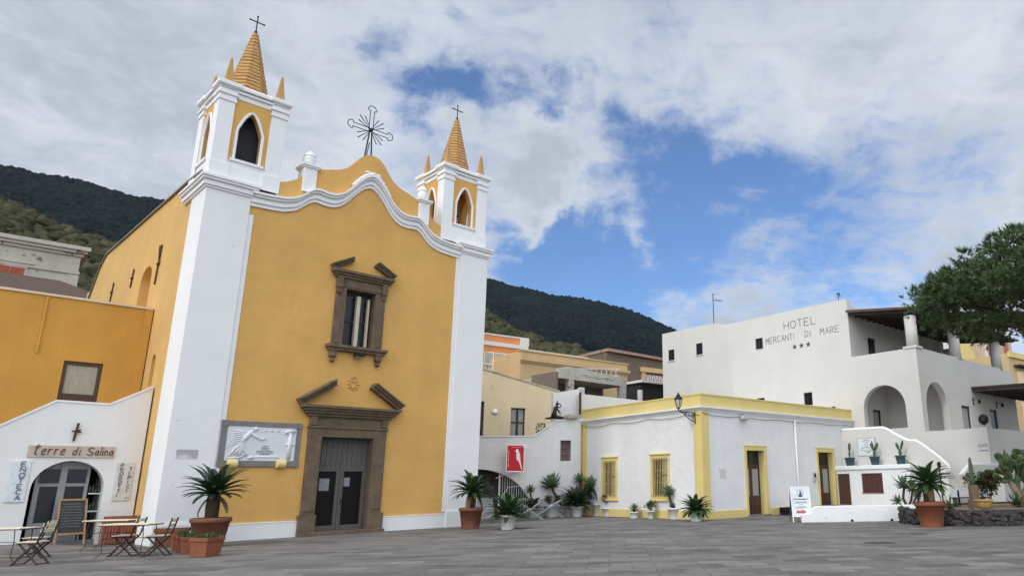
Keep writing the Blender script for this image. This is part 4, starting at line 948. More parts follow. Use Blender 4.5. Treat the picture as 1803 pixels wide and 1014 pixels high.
        g = MB(); g.box(.08 + bx, .13 + bx, u0, u0 + .07, .98, 2.71); g.box(.08 + bx, .13 + bx, u1 - .07, u1, .98, 2.71); ym = (u0 + u1) / 2; g.box(.07 + bx, .13 + bx, ym - .06, ym + .06, .98, 2.71); g.box(.08 + bx, .13 + bx, u0 + .07, ym - .06, 1.9, 1.96); g.box(.08 + bx, .13 + bx, ym + .06, u1 - .07, 1.9, 1.96); g.build('sash', woodbrown, w)
        MB().box(.12 + bx, .14 + bx, u0, u1, .98, 2.71).build('pane', pane_dark, w); MB().box(.105 + bx, .115 + bx, u0 + .08, ym - .02, 1.0, 2.7).build('curtain', pane_curt, w)
    d = MB(); d.tube([(7.17, -.08, .0), (7.17, -.08, 4.66)], .055, 8)
    for z in (.5, 1.9, 3.3, 4.4): d.lathe([(.07, -.03), (.07, .03)], 8, (7.17, -.08, z))
    d.build('drainpipe', whitepaint, t, True)
    r = MB(); r.tube([(-.06 + BX(8.62), 8.86, 4.7), (-.06 + BX(8.62), 8.84, 3), (-.06 + BX(8.62), 8.85, .05)], .05, 8); r.build('drainpipe', simple('old ochre pipe', (.42, .30, .12), .8, var=.3), t, True)
    w = MB(); rn = random.Random(4)
    w.tube([(-.06 + BX(8.8 * (1 - i / 10)), 8.8 * (1 - i / 10), 4.62 - .12 * math.sin(PI * ((i * 3.3 / 10) % 1))) for i in range(11)], .011, 5)
    w.tube([(.02 + 13.2 * i / 14, -.06, 4.62 - .10 * math.sin(PI * ((i * 4.4 / 14) % 1))) for i in range(15)], .011, 5); w.build('cable', iron, t)
    tank = MB(); tank.box(6, 6.2, 3, 3.2, 4.7, 5.75); tank.build('roof_vent', rustiron, t); tank = MB(); tank.box(12.2, 12.36, .6, .76, 4.7, 5.72); tank.build('roof_vent', rustiron, t)
low_house()
def wall_thing(name, label, cat, fr, x, y, z, group=None): return thing(name, label, cat, fr.w(x, y, z), fr.a, group)
def lantern():
    t = thing('wall_lantern', 'black iron wall lantern on a scrolled bracket at the yellow corner', 'lantern', WB.w(0, .3, 4.3), WB.a)
    b = MB(); d = Vector((-1, .12, 0)).normalized(); P = lambda s_, z: d * s_ + Vector((0, 0, z))
    b.bar(P(.04, -.15), P(.04, .45), .05, .03); b.tube([P(.04, .33), P(.5, .36), P(.95, .38)], .022, 6); b.tube([P(.04, -.05), P(.3, .0), P(.55, .16), P(.8, .33), P(.95, .37)], .02, 6)
    for c, z, r in ((.2, .17, .1), (.42, .22, .085), (.6, .28, .05), (.12, .25, .05)): b.tube([P(c + r * (1 - i / 22) * math.cos(i * .62), z + r * (1 - i / 22) * math.sin(i * .62)) for i in range(18)], .011, 5)
    b.tube([P(.95, .38), P(1.03, .42), P(1.02, .52)], .02, 6); b.build('bracket', iron, t)
    c = P(1.02, .45); l = MB(); Q = lambda pr: [(r * .82, z * .72) for r, z in pr]
    l.lathe(Q([(.03, 0), (.05, .04), (.09, .08), (.1, .11)]), 6, c); l.lathe(Q([(.23, .62), (.25, .66), (.17, .78), (.10, .86), (.11, .9), (.05, .97), (.03, 1.02), (.04, 1.06), (0, 1.1)]), 6, c)
    for i in range(6): a = i * PI / 3; l.bar(c + Vector((.085 * math.cos(a), .085 * math.sin(a), .07)), c + Vector((.185 * math.cos(a), .185 * math.sin(a), .46)), .016)
    l.build('lantern_frame', iron, t); g = MB(); g.lathe(Q([(.085, .11), (.205, .63)]), 6, c); g.build('lantern_glass', lampglass, t)
lantern()
t = wall_thing('floodlight', 'grey box floodlight under the cornice above the first brown door', 'floodlight', WB, 2.92, 0, 4.45); q = MB(); q.box(-.22, .22, -.32, -.06, 0, .2); q.build('housing', simple('galvanised grey', (.45, .46, .46), .4), t, bevel=.03); q = MB(); q.box(-.18, .18, -.335, -.32, .03, .17); q.build('lamp_glass', lampglass, t); q = MB(); q.bar((0, .02, .3), (0, -.15, .2), .05); q.build('arm', iron, t)
t = wall_thing('meter_box', 'small grey meter box on the white wall beside the second brown door', 'meter box', WB, 8.7, 0, 1.5); q = MB(); q.box(-.13, .13, -.1, .0, 0, .5); q.build('box', potgrey, t, bevel=.01); q = MB(); q.box(-.09, .09, -.105, -.1, .25, .42); q.build('glass_window', pane_dark, t)
t = wall_thing('poster_remains', 'torn faded notice left on the white wall near the yellow corner', 'notice', WB, 1.35, -.004, 1.75); q = MB(); rn = random.Random(3)
q.prism([(-.22, 0), (.18, -.03), (.24, .1), (.2, .38), (.1, .44), (-.05, .4), (-.25, .46), (-.2, .2)], -.003, .004); q.build('paper', plaster('torn paper', (.66, .65, .62), .15, (.5, .44, .4), .5, .6, streak=0), t)

# ------------------------------------------------------------------ connecting wall with arch, banner and statue
CN = Frame(-4.13423, 38.36562, 20)
def conn():
    t = thing('courtyard_wall', 'stained white courtyard wall with a low archway between the church and the low house', 'wall', CN.w(0, 0), CN.a)
    top = lambda x: float(np.interp(x, [-8.5, -2.65, -1.5, -1.35, .4], [4.0, 4.06, 4.86, 4.96, 4.95]))
    af = lambda x: float(np.interp(x, [-5.45, -4.9, -4.4, -3.9, -3.47, -3.1, -2.75, -2.5], [2.42, 2.38, 2.24, 2.02, 1.72, 1.35, .8, .3]))
    m = MB(); m.cuts = [-2.65, -1.5, -1.35]; m.wall(-8.5, .3, 0, .45, -.1, top, [(-5.45, -2.5, -.1, af), (-1.22, -.65, 2.8, 3.88)])
    m.build('wall', white_s, t)
    c = MB()
    for a, b in ((-8.5, -2.65), (-2.65, -1.42), (-1.42, .28)): c.bar((a, .2, top(a) + .025), (b, .2, top(b) + .025), .5, .07)
    c.build('coping', white_s, t)
    d = MB(); d.box(-6.5, -2.2, 1.6, 1.7, -.1, 3.4); d.box(-2.3, -2.2, .45, 1.7, -.1, 3.4); d.box(-6.5, -2.2, .45, 1.7, 2.7, 2.8); d.build('passage', plaster('passage shade plaster', (.12, .11, .10), .15), t)  # shade inside the archway is put into the near-black plaster colour
    s_ = MB()
    for i in range(4): s_.box(-5.6, -4.55, -.15 + i * .3, .2 + i * .3, -.1, .25 + i * .25)
    s_.build('steps', potgrey, t)
    g = MB()
    for i in range(14): x = -4.3 + i * .12; g.tube([(x, .1, .05), (x, .1, min(2.1, af(x) - .05))], .012, 5)
    g.tube([(-4.35, .1, .05), (-4.35, .1, 2.18)], .03, 6); g.tube([(-4.3, .1, .9), (-2.75, .1, .9)], .015, 5); g.tube([(-4.3, .08, .9), (-3.9, .08, 1.5), (-3.3, .08, 1.55), (-2.9, .08, 1.05)], .018, 5); g.build('iron_gate', whitepaint, t)
    w = thing('window_opening', None, None); w.parent = t
    MB().box(-1.24, -.63, .28, .33, 2.78, 3.9).build('boarded_pane', stone('window board', (.30, .24, .22), (.16, .12, .11), 4), w)
    q = MB()
    for x in (-1.05, -.93, -.81): q.tube([(x, .15, 2.8), (x, .15, 3.88)], .012, 5)
    for z in (3.1, 3.45): q.tube([(-1.22, .15, z), (-.65, .15, z)], .012, 5)
    q.build('window_bars', rustiron, w)
conn()
def pier():
    t = thing('roof_terrace_wall', 'stained white raised terrace wall behind the statue on the courtyard wall', 'wall', CN.w(0, .9), CN.a)
    m = MB(); m.prism([(-1.50, 3), (.25, 3), (.25, 6.82), (-1.5, 6.5)], 0, .35); m.box(.0, .25, .35, 3, 3, 6.8); m.box(-.02, .29, .0, .38, 3, 6.86); m.build('wall', white_s, t)
    t = thing('roof_parapet', 'low white roof parapet behind the lemon parapet of the low house', 'wall', WB.w(.5, 9.3), WB.a)
    m = MB(); m.prism([(-.1, 5), (10, 5), (10, 6.3), (-.1, 6.45)], 0, .3); m.build('wall', white_h, t); q = MB(); q.tube([(-.2, -.1, 5.3), (-.2, -.1, 6.5)], .07, 8); q.build('pipe', rustiron, t)
pier()
def banner():
    t = thing('banner', 'red hanging banner with a white parrot silhouette on the white courtyard wall', 'banner', CN.w(-3.7, -.75, 2.3), CN.a)
    b = MB(); b.box(-.42, .42, -.012, .012, 0, 1.26); b.build('cloth', redcloth, t)
    w = MB()
    for a in ((-.46, -.42, -.02, 1.28), (.42, .46, -.02, 1.28), (-.46, .46, -.05, -.0), (-.46, .46, 1.26, 1.31)): w.box(a[0], a[1], -.016, .016, a[2], a[3])
    w.build('border', whitepaint, t)
    p = MB(); p.prism([(.02, 1.06), (.08, 1.1), (.14, 1.07), (.16, .98), (.2, .9), (.24, .75), (.25, .58), (.28, .42), (.33, .2), (.36, .06), (.33, .06), (.25, .28), (.18, .46), (.1, .52), (.06, .66), (.04, .8), (.05, .92), (.0, .96), (-.01, 1.0)][::-1], -.018, .0); p.box(.04, .1, -.017, 0, .58, .63); p.build('parrot_emblem', whitepaint, t)
    x = MB(); rn = random.Random(6)
    for i in range(14): x.box(-.36, -.33, -.015, 0, .2 + i * .06, .2 + i * .06 + rn.uniform(.02, .045))
    for i in range(9): x.box(-.2 + i * .06, -.2 + i * .06 + rn.uniform(.02, .045), -.015, 0, 1.17, 1.19)
    x.build('small_print', paper, t)
    r = MB(); r.tube([(-.45, .0, 1.28), (.5, .0, 1.28), (.52, .75, 1.2)], .02, 6); r.tube([(-.85, .72, -.35), (-.4, .3, -.15), (.15, 0, -.06)], .02, 6); r.box(.38, .56, -.06, .1, 1.14, 1.26); r.build('bracket', whitepaint, t)
banner()
def statue():
    t = thing('statue', 'dark bronze figure kneeling with arms raised on top of the courtyard wall', 'statue', CN.w(-1.4, .2, 4.99), CN.a); t.scale = (1.15, 1.3, 1.08)
    m = MB(); m.tube([(.45, 0, .06), (.2, 0, .09), (-.05, 0, .12), (-.18, 0, .16)], [.05, .08, .10, .12], 8); m.tube([(-.55, .05, .05), (-.3, .05, .07), (-.12, .05, .13)], [.03, .06, .1], 8)
    m.tube([(-.17, 0, .12), (-.12, 0, .3), (-.1, 0, .45), (-.06, 0, .58), (-.02, 0, .66)], [.13, .12, .09, .12, .05], 10); m.lathe([(0, -.1), (.07, -.04), (.08, .03), (0, .11)], 10, (.0, 0, .76), False)
    m.tube([(-.03, -.1, .62), (.12, -.1, .58), (.17, -.08, .7), (.06, -.04, .82)], [.035, .03, .028, .025], 7); m.tube([(-.05, .1, .62), (.05, .12, .72), (.02, .06, .88), (.0, 0, .92)], [.035, .03, .028, .025], 7); m.tube([(-.0, -.05, .5), (.12, -.05, .36), (.16, -.02, .26)], [.04, .035, .02], 7)
    m.build('figure', bronze, t, True)
    t = thing('stone_basin', 'pale shell shaped basin next to the bronze statue', 'basin', CN.w(-.68, .2, 4.99), CN.a); m = MB(); m.lathe([(.42, 0), (.40, .1), (.3, .22), (.12, .30), (0, .32)], 14); m.build('shell', stone('shell stone', (.42, .38, .30), (.22, .19, .15), 5), t, True)
    t = thing('succulent', 'small dark succulent on the sloping step of the courtyard wall', 'plant', CN.w(-2.2, .35, 4.4), CN.a); m = MB(); rn = random.Random(8)
    for i in range(70): v = Vector((rn.uniform(-1, 1), rn.uniform(-.6, .6), rn.uniform(0, 1.2))); p = Vector((rn.uniform(-.3, .2), rn.uniform(-.1, .1), rn.uniform(-.25, .35))); s_ = Vector((rn.uniform(-1, 1), rn.uniform(-1, 1), .3)).normalized() * .05; v = v.normalized() * .13; m.add([p, p + s_ + v * .5, p + v, p - s_ + v * .5], [(0, 1, 2, 3)])
    m.build('leaves', aeon_g, t)
statue()

# ------------------------------------------------------------------ houses behind
def block(name, label, fr_, depth, poly, mat, cat='house'):
    t = thing(name, label, cat, fr_.w(0, 0), fr_.a); m = MB(); m.prism(poly, 0, depth); m.build('wall', mat, t); return t
F1 = Frame(-11.05, 42.59, 30)
t = thing('cream_house', 'cream rendered house with tall dark windows behind the courtyard wall', 'house', F1.w(0, 0), F1.a)
m = MB(); m.cuts = [.26]; m.wall(-3, 5.36, 0, .4, 0, lambda x: float(np.interp(x, [-3, .26, 5.36], [8.9, 8.55, 7.40])), [(2.15, 3.08, 4.1, 6.27), (-.5, .46, 4.1, 6.58)]); m.box(-3, 5.36, .4, 3.5, 0, 7.2); m.build('wall', cream, t)
for a, b, z in ((2.15, 3.08, 6.27), (-.5, .46, 6.58)):
    w = thing('window', None, None); w.parent = t; q = MB(); xm = (a + b) / 2; q.box(a, a + .07, .15, .22, 4.1, z); q.box(b - .07, b, .15, .22, 4.1, z); q.box(a + .07, b - .07, .15, .22, z - .07, z); q.box(xm - .06, xm + .06, .14, .22, 4.1, z - .07); q.box(a + .07, b - .07, .152, .22, 5.35, 5.42); q.build('window_frame', simple('blue black frame', (.02, .025, .035), .5), w) if a > 0 else q.build('window_frame', woodbrown, w); MB().box(a, b, .2, .21, 4.1, z).build('pane', pane_curt if a > 0 else pane_dark, w)
q = MB(); q.lathe([(0, -.05), (.1, -.04), (.16, .02), (.1, .06), (0, .07)], 14, sx=1.2, sy=1); q.xf(Matrix.Translation((1.12, -.06, 5.98)) @ Matrix.Rotation(PI / 2, 4, 'X')); q.build('wall_lamp', whitepaint, t, True)
q = MB(); q.bar((-3, .2, 8.96), (.26, .2, 8.6), .5, .08); q.bar((.26, .2, 8.6), (5.36, .2, 7.44), .5, .08); q.build('coping', plaster('pale coping', (.58, .50, .40), .2, (.3, .25, .2), .55, .65), t)
F2 = Frame(-15.27, 60.09, 40)
t = block('orange_house', 'orange rendered house with pale bands and roof terrace at the back left', F2, 7, [(-5, 3), (4.36, 3), (4.36, 14.5), (-5, 14.5)], orange)
q = MB(); q.box(-5, 4.4, -.12, 0, 13.55, 13.9); q.box(3.62, 4.42, -.08, 0, 3, 13.55); q.box(3.55, 4.46, -.1, 0, 13.9, 14.56); q.box(-5, 4.46, -.06, .5, 14.5, 14.62); q.build('pale_bands', lilac, t)
for x in (.2, 1.25):
    w = thing('window', None, None); w.parent = t; q = MB(); q.box(x - .1, x + .85, -.06, 0, 9.6, 12.95); q.build('window_frame', creamframe, w); MB().box(x, x + .75, -.08, -.06, 9.7, 12.85).build('pane', pane_curt, w)
q = MB()
for i in range(9): q.lathe([(.05, 0), (.09, .25), (.04, .55), (.07, .7)], 8, (-.2 + i * .26, -.5, 11.0))
q.box(-.4, 2.2, -.6, -.4, 11.7, 11.85); q.box(-.4, 2.2, -.6, -.4, 10.8, 11.0); q.build('balustrade', lilac, t)
q = MB(); q.tube([(-1, -3.2, 12.3), (1.5, -3.2, 12.25), (4.2, -3.2, 12.1), (6.5, -3.3, 11.7)], .035, 5)
for x in (-.6, 1.6, 4.2): q.tube([(x, -3.2, 8), (x, -3.2, 12.3)], .035, 5)
q.build('terrace_railing', whitepaint, t)
F3 = Frame(-11.33, 56.88, 44)
t = block('old_ochre_house', 'old faded ochre house with a long cornice below the mountain', F3, 6, [(0, 3), (11.75, 3), (11.75, 12.4), (0, 12.36)], ochre2)
q = MB(); q.box(-.1, 11.9, -.25, 0, 11.55, 11.8); q.box(-.1, 11.85, -.12, 0, 11.4, 11.55); q.box(-.1, 11.85, -.1, .4, 12.36, 12.46); q.build('cornice', ochre2, t)
q = MB(); q.box(1.8, 8.7, 2, 2.4, 12, 13.0); q.build('roof_parapet', plaster('bleached roof parapet', (.68, .62, .50), .1, (.4, .33, .25), .6, .7), t); q = MB()
for i in range(8): q.bar((4.6 + i * .55, -2.2, 10.3), (4.6 + i * .55, -2.2, 11.0 + i * .06), .05)
q.bar((4.3, -2.2, 10.4), (8.8, -2.2, 10.8), .08); q.bar((4.3, -2.2, 11.0), (8.8, -2.2, 11.4), .08); q.build('terrace_railing', lilac, t)
F4 = Frame(-7.06, 49.5, 50)
t = thing('white_loggia', 'white loggia with a dark open front and worn lintel above the low house', 'loggia', F4.w(0, 0), F4.a)
m = MB(); m.prism([(0, 8.95), (7.08, 8.95), (7.08, 9.62), (.85, 9.88), (0, 9.62)], 0, .4); m.box(.95, 1.47, .02, .38, 4, 8.95); m.box(6.38, 7.06, .02, .38, 4, 8.95); m.box(-.05, 7.1, .4, 4, 9.0, 9.2); m.build('frame', oldwhite, t)
m = MB(); m.box(-.0, 7.1, 2.6, 2.8, 4, 9.0); m.box(-.2, -.02, .1, 2.8, 4, 9.4); m.build('back_wall', plaster('brown loggia wall', (.20, .165, .14), .15), t)
m = MB(); rn = random.Random(5)
for i in range(16): x = 2.2 + i * .22; m.bar((x, -.005, 9.3 + rn.uniform(-.06, .06)), (x + rn.uniform(.08, .2), -.005, 9.34 + rn.uniform(-.1, .1)), .05, .01, up=(0, 1, 0))
m.build('worn_lettering', letter_dark, t)
F5 = Frame(-5.2, 69.81, 42)
t = thing('ruined_house', 'brown stone ruin with an orange cornice below the mountain', 'house', F5.w(0, 0), F5.a)
m = MB(); m.prism([(0, 4), (12, 4), (12, 14.3), (3.9, 14.35), (0, 14.6)], 0, 5); m.build('stone_wall', rubble, t)
q = MB(); q.prism([(-.1, 14.55), (12, 14.25), (12, 14.5), (-.1, 14.85)], -.4, 5.2); q.build('roof_edge', plaster('dusty pink roof edge', (.36, .24, .19), .15), t)
q = MB(); q.box(4.4, 12, -.25, 0, 12.9, 13.4); q.box(4.6, 5.1, -.15, 0, 10, 12.9); q.build('cornice', ochre2, t)
q = MB(); q.box(5.2, 12, -.1, 0, 10.6, 12.7); q.build('lattice_backing', pinkred, t); q = MB()
for i in range(12): q.bar((5.2 + i * .5, -.13, 10.7), (5.6 + i * .5, -.13, 12.6), .12, .06, up=(0, 1, 0)); q.bar((5.6 + i * .5, -.16, 10.7), (5.2 + i * .5, -.16, 12.6), .12, .06, up=(0, 1, 0))
q.build('lattice', lilac, t)
F6 = Frame(-3.4, 55, 44)
t = thing('bar_canopy', 'dark open canopy with a white roof edge between the loggia and the hotel', 'canopy', F6.w(0, 0), F6.a)
q = MB(); q.box(2.6, 14, -.3, 3, 9.55, 9.75); q.build('roof', white_h, t); q = MB(); q.box(2.8, 14, .1, 2.9, 5, 9.5); q.build('shade_block', plaster('canopy shade', (.035, .032, .03), .2), t); q = MB(); q.lathe([(.22, 5), (.22, 8.9)], 12, (2.55, -.1, 0)); q.build('column', white_h, t)  # solid dark block stands in for the shaded opening under the roof
for nm, lb, p, h in (('tv_antenna', 'thin rooftop antenna with curved elements against the mountain', (-5.6, 68, 14.2), 2.3), ('tv_antenna', 'tall thin antenna mast on the white hotel roof', None, 2.25)):
    t = thing(nm, lb, 'antenna', p or WB.w(13.3, 10.48, 12.5), .4); q = MB(); q.tube([(0, 0, -.2), (0, 0, h)], .03, 5); q.build('mast', iron, t); q = MB()
    if p: q.tube([(-.1 - .8 * math.sin(i * .35), 0, h * .25 + .9 * (1 - math.cos(i * .35))) for i in range(8)], .03, 5); q.tube([(-.6, 0, h * .75), (1.1, 0, h * .65)], .025, 5); q.tube([(-.7, 0, h * .5), (.8, 0, h * .45)], .025, 5)
    else:
        q.tube([(0, 0, h * .78), (.85, .2, h * .82)], .016, 4)
        for i in range(6): q.tube([(.1 + i * .13, -.2 + i * .03, h * .79), (.1 + i * .13, .24 + i * .03, h * .79)], .012, 4)
        q.tube([(-.1, 0, h * .95), (.35, -.3, h * .95)], .012, 4)
    q.build('elements', iron, t)
F7 = Frame(-42.4, 42.45, 45)
t = block('weathered_house', 'weathered white house with crumbling cornice and rust red shutters at far left', F7, 9, [(-9, 3), (4.2, 3), (4.2, 17.3), (-9, 17.3)], oldwhite)
q = MB()
for z0, z1, e in ((17.2, 17.4, .12), (17.4, 17.6, .28), (17.6, 17.86, .42)): q.box(-9, 4.2 + e, -e, 9, z0, z1 + .003)
q.box(-9, 4.28, -.1, 0, 15.95, 16.15); q.box(-9, 1.95, -.16, 0, 16.15, 16.3); q.box(3.75, 4.26, -.08, 0, 3, 15.9); q.build('cornice', oldwhite, t)
for x in (-3.2, .1):
    w = thing('window', None, None); w.parent = t; q = MB(); q.box(x - .15, x + 1.55, -.08, 0, 13.0, 16.0); q.build('frame', oldwhite, w); MB().box(x, x + .68, -.12, -.08, 13.1, 15.85).build('shutter', shutter_r, w); MB().box(x + .72, x + 1.4, -.12, -.08, 13.1, 15.85).build('shutter', shutter_r, w)
t = thing('tiled_roof', 'old brown tiled roof in front of the weathered white house', 'roof', F7.w(1.2, -3), F7.a); q = MB()
a = [(-4, -2, 13.4), (4.6, -2, 13.4), (4.6, 2.5, 13.4), (-4, 2.5, 13.4), (-1.5, .2, 14.75), (2.0, .2, 14.75), (-4, -2, 9), (4.6, -2, 9), (4.6, 2.5, 9), (-4, 2.5, 9)]; q.add(a, [(0, 1, 5, 4), (1, 2, 5), (2, 3, 4, 5), (3, 0, 4), (6, 7, 1, 0), (7, 8, 2, 1), (8, 9, 3, 2), (9, 6, 0, 3)]); q.build('roof_slopes', tilem, t)
F8 = Frame(28.22, 69.49, 40)
t = block('pastel_house', 'pastel house with yellow and dusty red panels seen through the hotel pergola', F8, 6, [(-4, 3), (16.2, 3), (17.2, 17.2), (12, 16.9), (-4, 15.6)], peach)
q = MB(); q.prism([(4.4, 11), (8.3, 11), (8.3, 13.9), (6.2, 15.6), (4.4, 15.6)], -.05, 0); q.build('yellow_panel', lemon, t); q = MB(); q.box(10.9, 13.2, -.05, 0, 11, 16.8); q.build('red_panel', pinkred, t); q = MB(); q.box(15, 16.2, -.05, 0, 11, 16.8); q.build('red_panel', pinkred, t); q = MB(); q.box(3.2, 3.5, -.2, 0, 12.5, 15.2); q.build('drainpipe', rustiron, t); q = MB(); q.box(-4, 3, -.06, 0, 11, 15.2); q.build('cream_panel', white_s, t); q = MB(); q.box(10.3, 10.9, -.07, 0, 11, 16.8); q.build('cream_panel', white_s, t)
F9 = Frame(31.8, 62.36, 40)
t = block('ochre_house', 'ochre house with a dark window at the right edge beyond the hotel', F9, 6, [(-.4, 3), (9, 3), (9, 12.3), (-.4, 12.36)], ochre2)
q = MB(); q.box(-.5, 9, -.15, 0, 12.0, 12.5); q.build('cornice', lemon, t); MB().box(.9, 3.2, -.2, 0, 6, 10.8).build('window', cream, t); MB().box(.4, 4, -.6, .1, 11.2, 11.35).build('awning', beam_m, t)

# ================================================================== HOTEL
def hotel():
    t = thing('hotel', 'white cubic hotel with lettering on its wall, arches and a pergola terrace', 'hotel', WB.w(13, 0), WB.a)
    # local: x away from the left face, y along it (negative towards the plaza)
    top = lambda y: float(np.interp(-y, [-15.49, -10.48, -8.93, .35], [12.54, 12.5, 12.16, 12.13]))
    def face(mb, a, b, x0, x1, tp_, ops=(), z0=-.1):   # wall in the y-z plane
        k = MB(); k.cuts = [-y for y in (8.93, 10.48)]; k.wall(-b, -a, x0, x1, z0, lambda u: tp_(-u), ops); k.v = [(v[1], -v[0], v[2]) for v in k.v]; mb.join(k)
    m = MB()
    wins = [(-6.66, -6.04, 10.03, 10.77), (-3.15, -2.53, 6.03, 6.82), (-6.76, -6.15, 6.0, 6.82)]
    face(m, -.35, 8.93, 0, .4, top, wins); wins2 = [(-14.87, -14.25, 10.38, 11.2), (-12.05, -11.43, 10.42, 11.26)]
    face(m, 8.93, 15.49, .06, .46, top, wins2)
    # front of the upper block behind the terraces
    m.wall(.4, 13, -.35, .05, -.1, 11.75, [(2.1, 3.07, 7.72, 10.05), (1.96, 2.92, 4.1, 5.62)])
    m.v = list(m.v)
    m.box(.02, .4, -.346, .05, 11.75, 12.12)
    m.box(.4, 12.98, .05, 15.4, 11.6, 11.8); m.box(12.6, 13, .05, 15.4, -.1, 11.74); m.box(.46, 12.6, 15.0, 15.45, -.1, 12.3)
    # lower storey: porch block between the left face and the right wing
    face(m, -4.33, -.35, 0, .4, lambda y: 8.58, [(.85, 3.40, 4.28, arch(.85, 3.40, 5.46, 1.27))])
    k = MB(); k.wall(.4, 14.2, -4.33, -3.93, -.1, 8.6, [(.55, 3.35, 4.1, arch(.55, 3.35, 5.4, 1.42)), (5.1, 6.35, 4.1, 5.72), (9.35, 10.6, 4.0, 5.75)]); m.join(k)
    m.box(.02, .4, -4.326, -3.93, 8.58, 8.66)
    m.box(.4, 14.2, -3.93, -.35, 7.5, 7.7); m.box(.4, 14.0, -3.93, -.35, 3.9, 4.1); m.box(3.9, 4.1, -3.93, -.35, 4.1, 7.5); m.box(13.8, 14.2, -3.93, -.35, 4.1, 8.58)
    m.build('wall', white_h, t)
    c = MB(); c.bar((.2, .35, 12.16), (.2, -8.9, 12.19), .5, .05) if False else None
    def wn(y, z0, z1, nm='window'):
        w = thing(nm, None, None); w.parent = t; MB().box(.13, .17, y - .34, y + .34, z0 - .02, z1 + .02).build('pane', pane_dark, w); q = MB(); q.box(.09, .13, y - .31, y - .25, z0, z1); q.box(.09, .13, y + .25, y + .31, z0, z1); q.box(.09, .13, y - .02, y + .02, z0, z1); q.box(.092, .13, y - .25, y + .25, z1 - .06, z1); q.build('frame', iron, w); q = MB(); q.box(-.02, .1, y - .34, y + .34, z0 - .05, z0); q.build('sill', white_h, w)
    for u0, u1, z0, z1 in wins + wins2: wn(-(u0 + u1) / 2, z0, z1)
    def dr(x0, x1, z0, z1, y, glaz):
        d = thing('terrace_door', None, None); d.parent = t; q = MB(); q.box(x0, x0 + .17, y, y + .08, z0, z1); q.box(x1 - .17, x1, y, y + .08, z0, z1); q.box(x0 - .01, x1 + .01, y - .03, y + .02, z1 - .06, z1 + .04); q.box(x0 + .12, x1 - .12, y + .002, y + .08, z1 - .12, z1); q.box(x0 + .12, x1 - .12, y + .002, y + .08, z0, z0 + .25); q.build('door_frame', simple('black door frame', (.015, .016, .02), .45) if 'black door frame' not in MATS else MATS['black door frame'], d); MB().box(x0 + .12, x1 - .12, y + .03, y + .05, z0 + .25, z1 - .12).build('pane', pane_curt if glaz else pane_dark, d)
    dr(2.1, 3.07, 7.72, 10.05, -.28, False); dr(1.96, 2.92, 4.1, 5.62, -.28, True); dr(5.1, 6.35, 4.1, 5.72, -4.25, True); dr(9.35, 10.6, 4.0, 5.75, -4.25, False)
    # round columns and pergola
    for x, y in ((.30, -4.03), (5.85, -4.06), (12.4, -4.06), (12.4, -.9)):
        q = MB(); q.lathe([(.33, 8.55), (.32, 9.5), (.33, 10.4), (.30, 10.44), (0, 10.44)], 20, (x, y, 0)); q.build('column', white_h, t, True)
    q = MB(); q.box(-.05, .75, -4.4, -3.6, 8.56, 8.70); q.box(5.4, 6.3, -4.38, -3.7, 8.56, 8.64); q.build('column_base', white_h, t, bevel=.02)
    pr = thing('pergola', None, None); pr.parent = t
    zf = lambda y: 10.66 + (y + 4.9) * .13
    q = MB(); n = 13
    q.prismx([(-.36, zf(-.36)), (-4.95, zf(-4.95)), (-4.95, zf(-4.95) + .07), (-.36, zf(-.36) + .07)], -.25, 14.6); rn = random.Random(2)
    for i in range(24): x = -.2 + i * .64; q.tube([(x, -.36, zf(-.36) + .1), (x + rn.uniform(-.15, .15), -5.0, zf(-5.0) + .1)], .05, 6)
    q.build('reed_roof', simple('reed matting', (.11, .075, .055), .9, var=.35, sc=6, stretch=(.4, 8, 8), bmp=.4), pr)
    for i in range(20): x = .1 + i * .72; b = MB(); b.bar((x, -.36, zf(-.36) - .09), (x, -4.9, zf(-4.9) - .09), .10, .15); b.build('beam', beam_m, pr)
    b = MB(); b.bar((-.2, -4.0, 10.55), (14.5, -4.0, 10.55), .14, .17); b.build('edge_beam', beam_m, pr)
    # lettering
    def put(L): L.v = [(v[1], -v[0], v[2]) for v in L.v]; L.build('painted_lettering', letter_hotel, t)
    L = MB(); letters(L, 'HOTEL', -4.28, 10.98, .48, .36, .036, 0, sp=.40, jit=.02); put(L); L = MB(); letters(L, 'MERCANTI', -5.80, 10.26, .40, .235, .028, 0, sp=.32, jit=.015); put(L); L = MB(); letters(L, 'DI', -2.73, 10.26, .40, .25, .028, 0, sp=.35); put(L); L = MB(); letters(L, 'MARE', -1.65, 10.22, .40, .265, .028, 0, sp=.34, jit=.015)
    put(L)
    for cx_ in (-3.57, -3.06, -2.55):
        L = MB(); p = [(cx_ + (.19 if i % 2 == 0 else .08) * math.sin(i * PI / 5), 9.78 + (.19 if i % 2 == 0 else .08) * math.cos(i * PI / 5)) for i in range(10)]; L.prism(p[::-1], -.012, .0); L.v = [(v[1], -v[0], v[2]) for v in L.v]; L.build('painted_star', letter_dark, t)
    # terrace with its parapet and BAR sign
    r = thing('bar_terrace', 'white walled bar terrace at the foot of the hotel with BAR painted on it', 'terrace', WB.w(13, -4.33), WB.a)
    q = MB(); q.prismx([(-3.21, -.1), (0, -.1), (0, 4.0), (-3.21, 4.02)], 0, .28); q.box(.28, 14, -3.20, -2.93, -.1, 4.0); q.box(.28, 14, -2.93, 0, 2.9, 3.05); q.box(-.005, .7, -3.22, -2.9, 3.98, 4.05); q.build('wall', white_h, r)
    L = MB(); letters(L, 'BAR', .1, -.06, .16, .115, .022, 0, sp=.35); rn = random.Random(2); x = 0.1
    while x < .5: k = rn.uniform(.02, .05); L.box(x, x + k, -.01, .0, -.25, -.19); x += k + .012
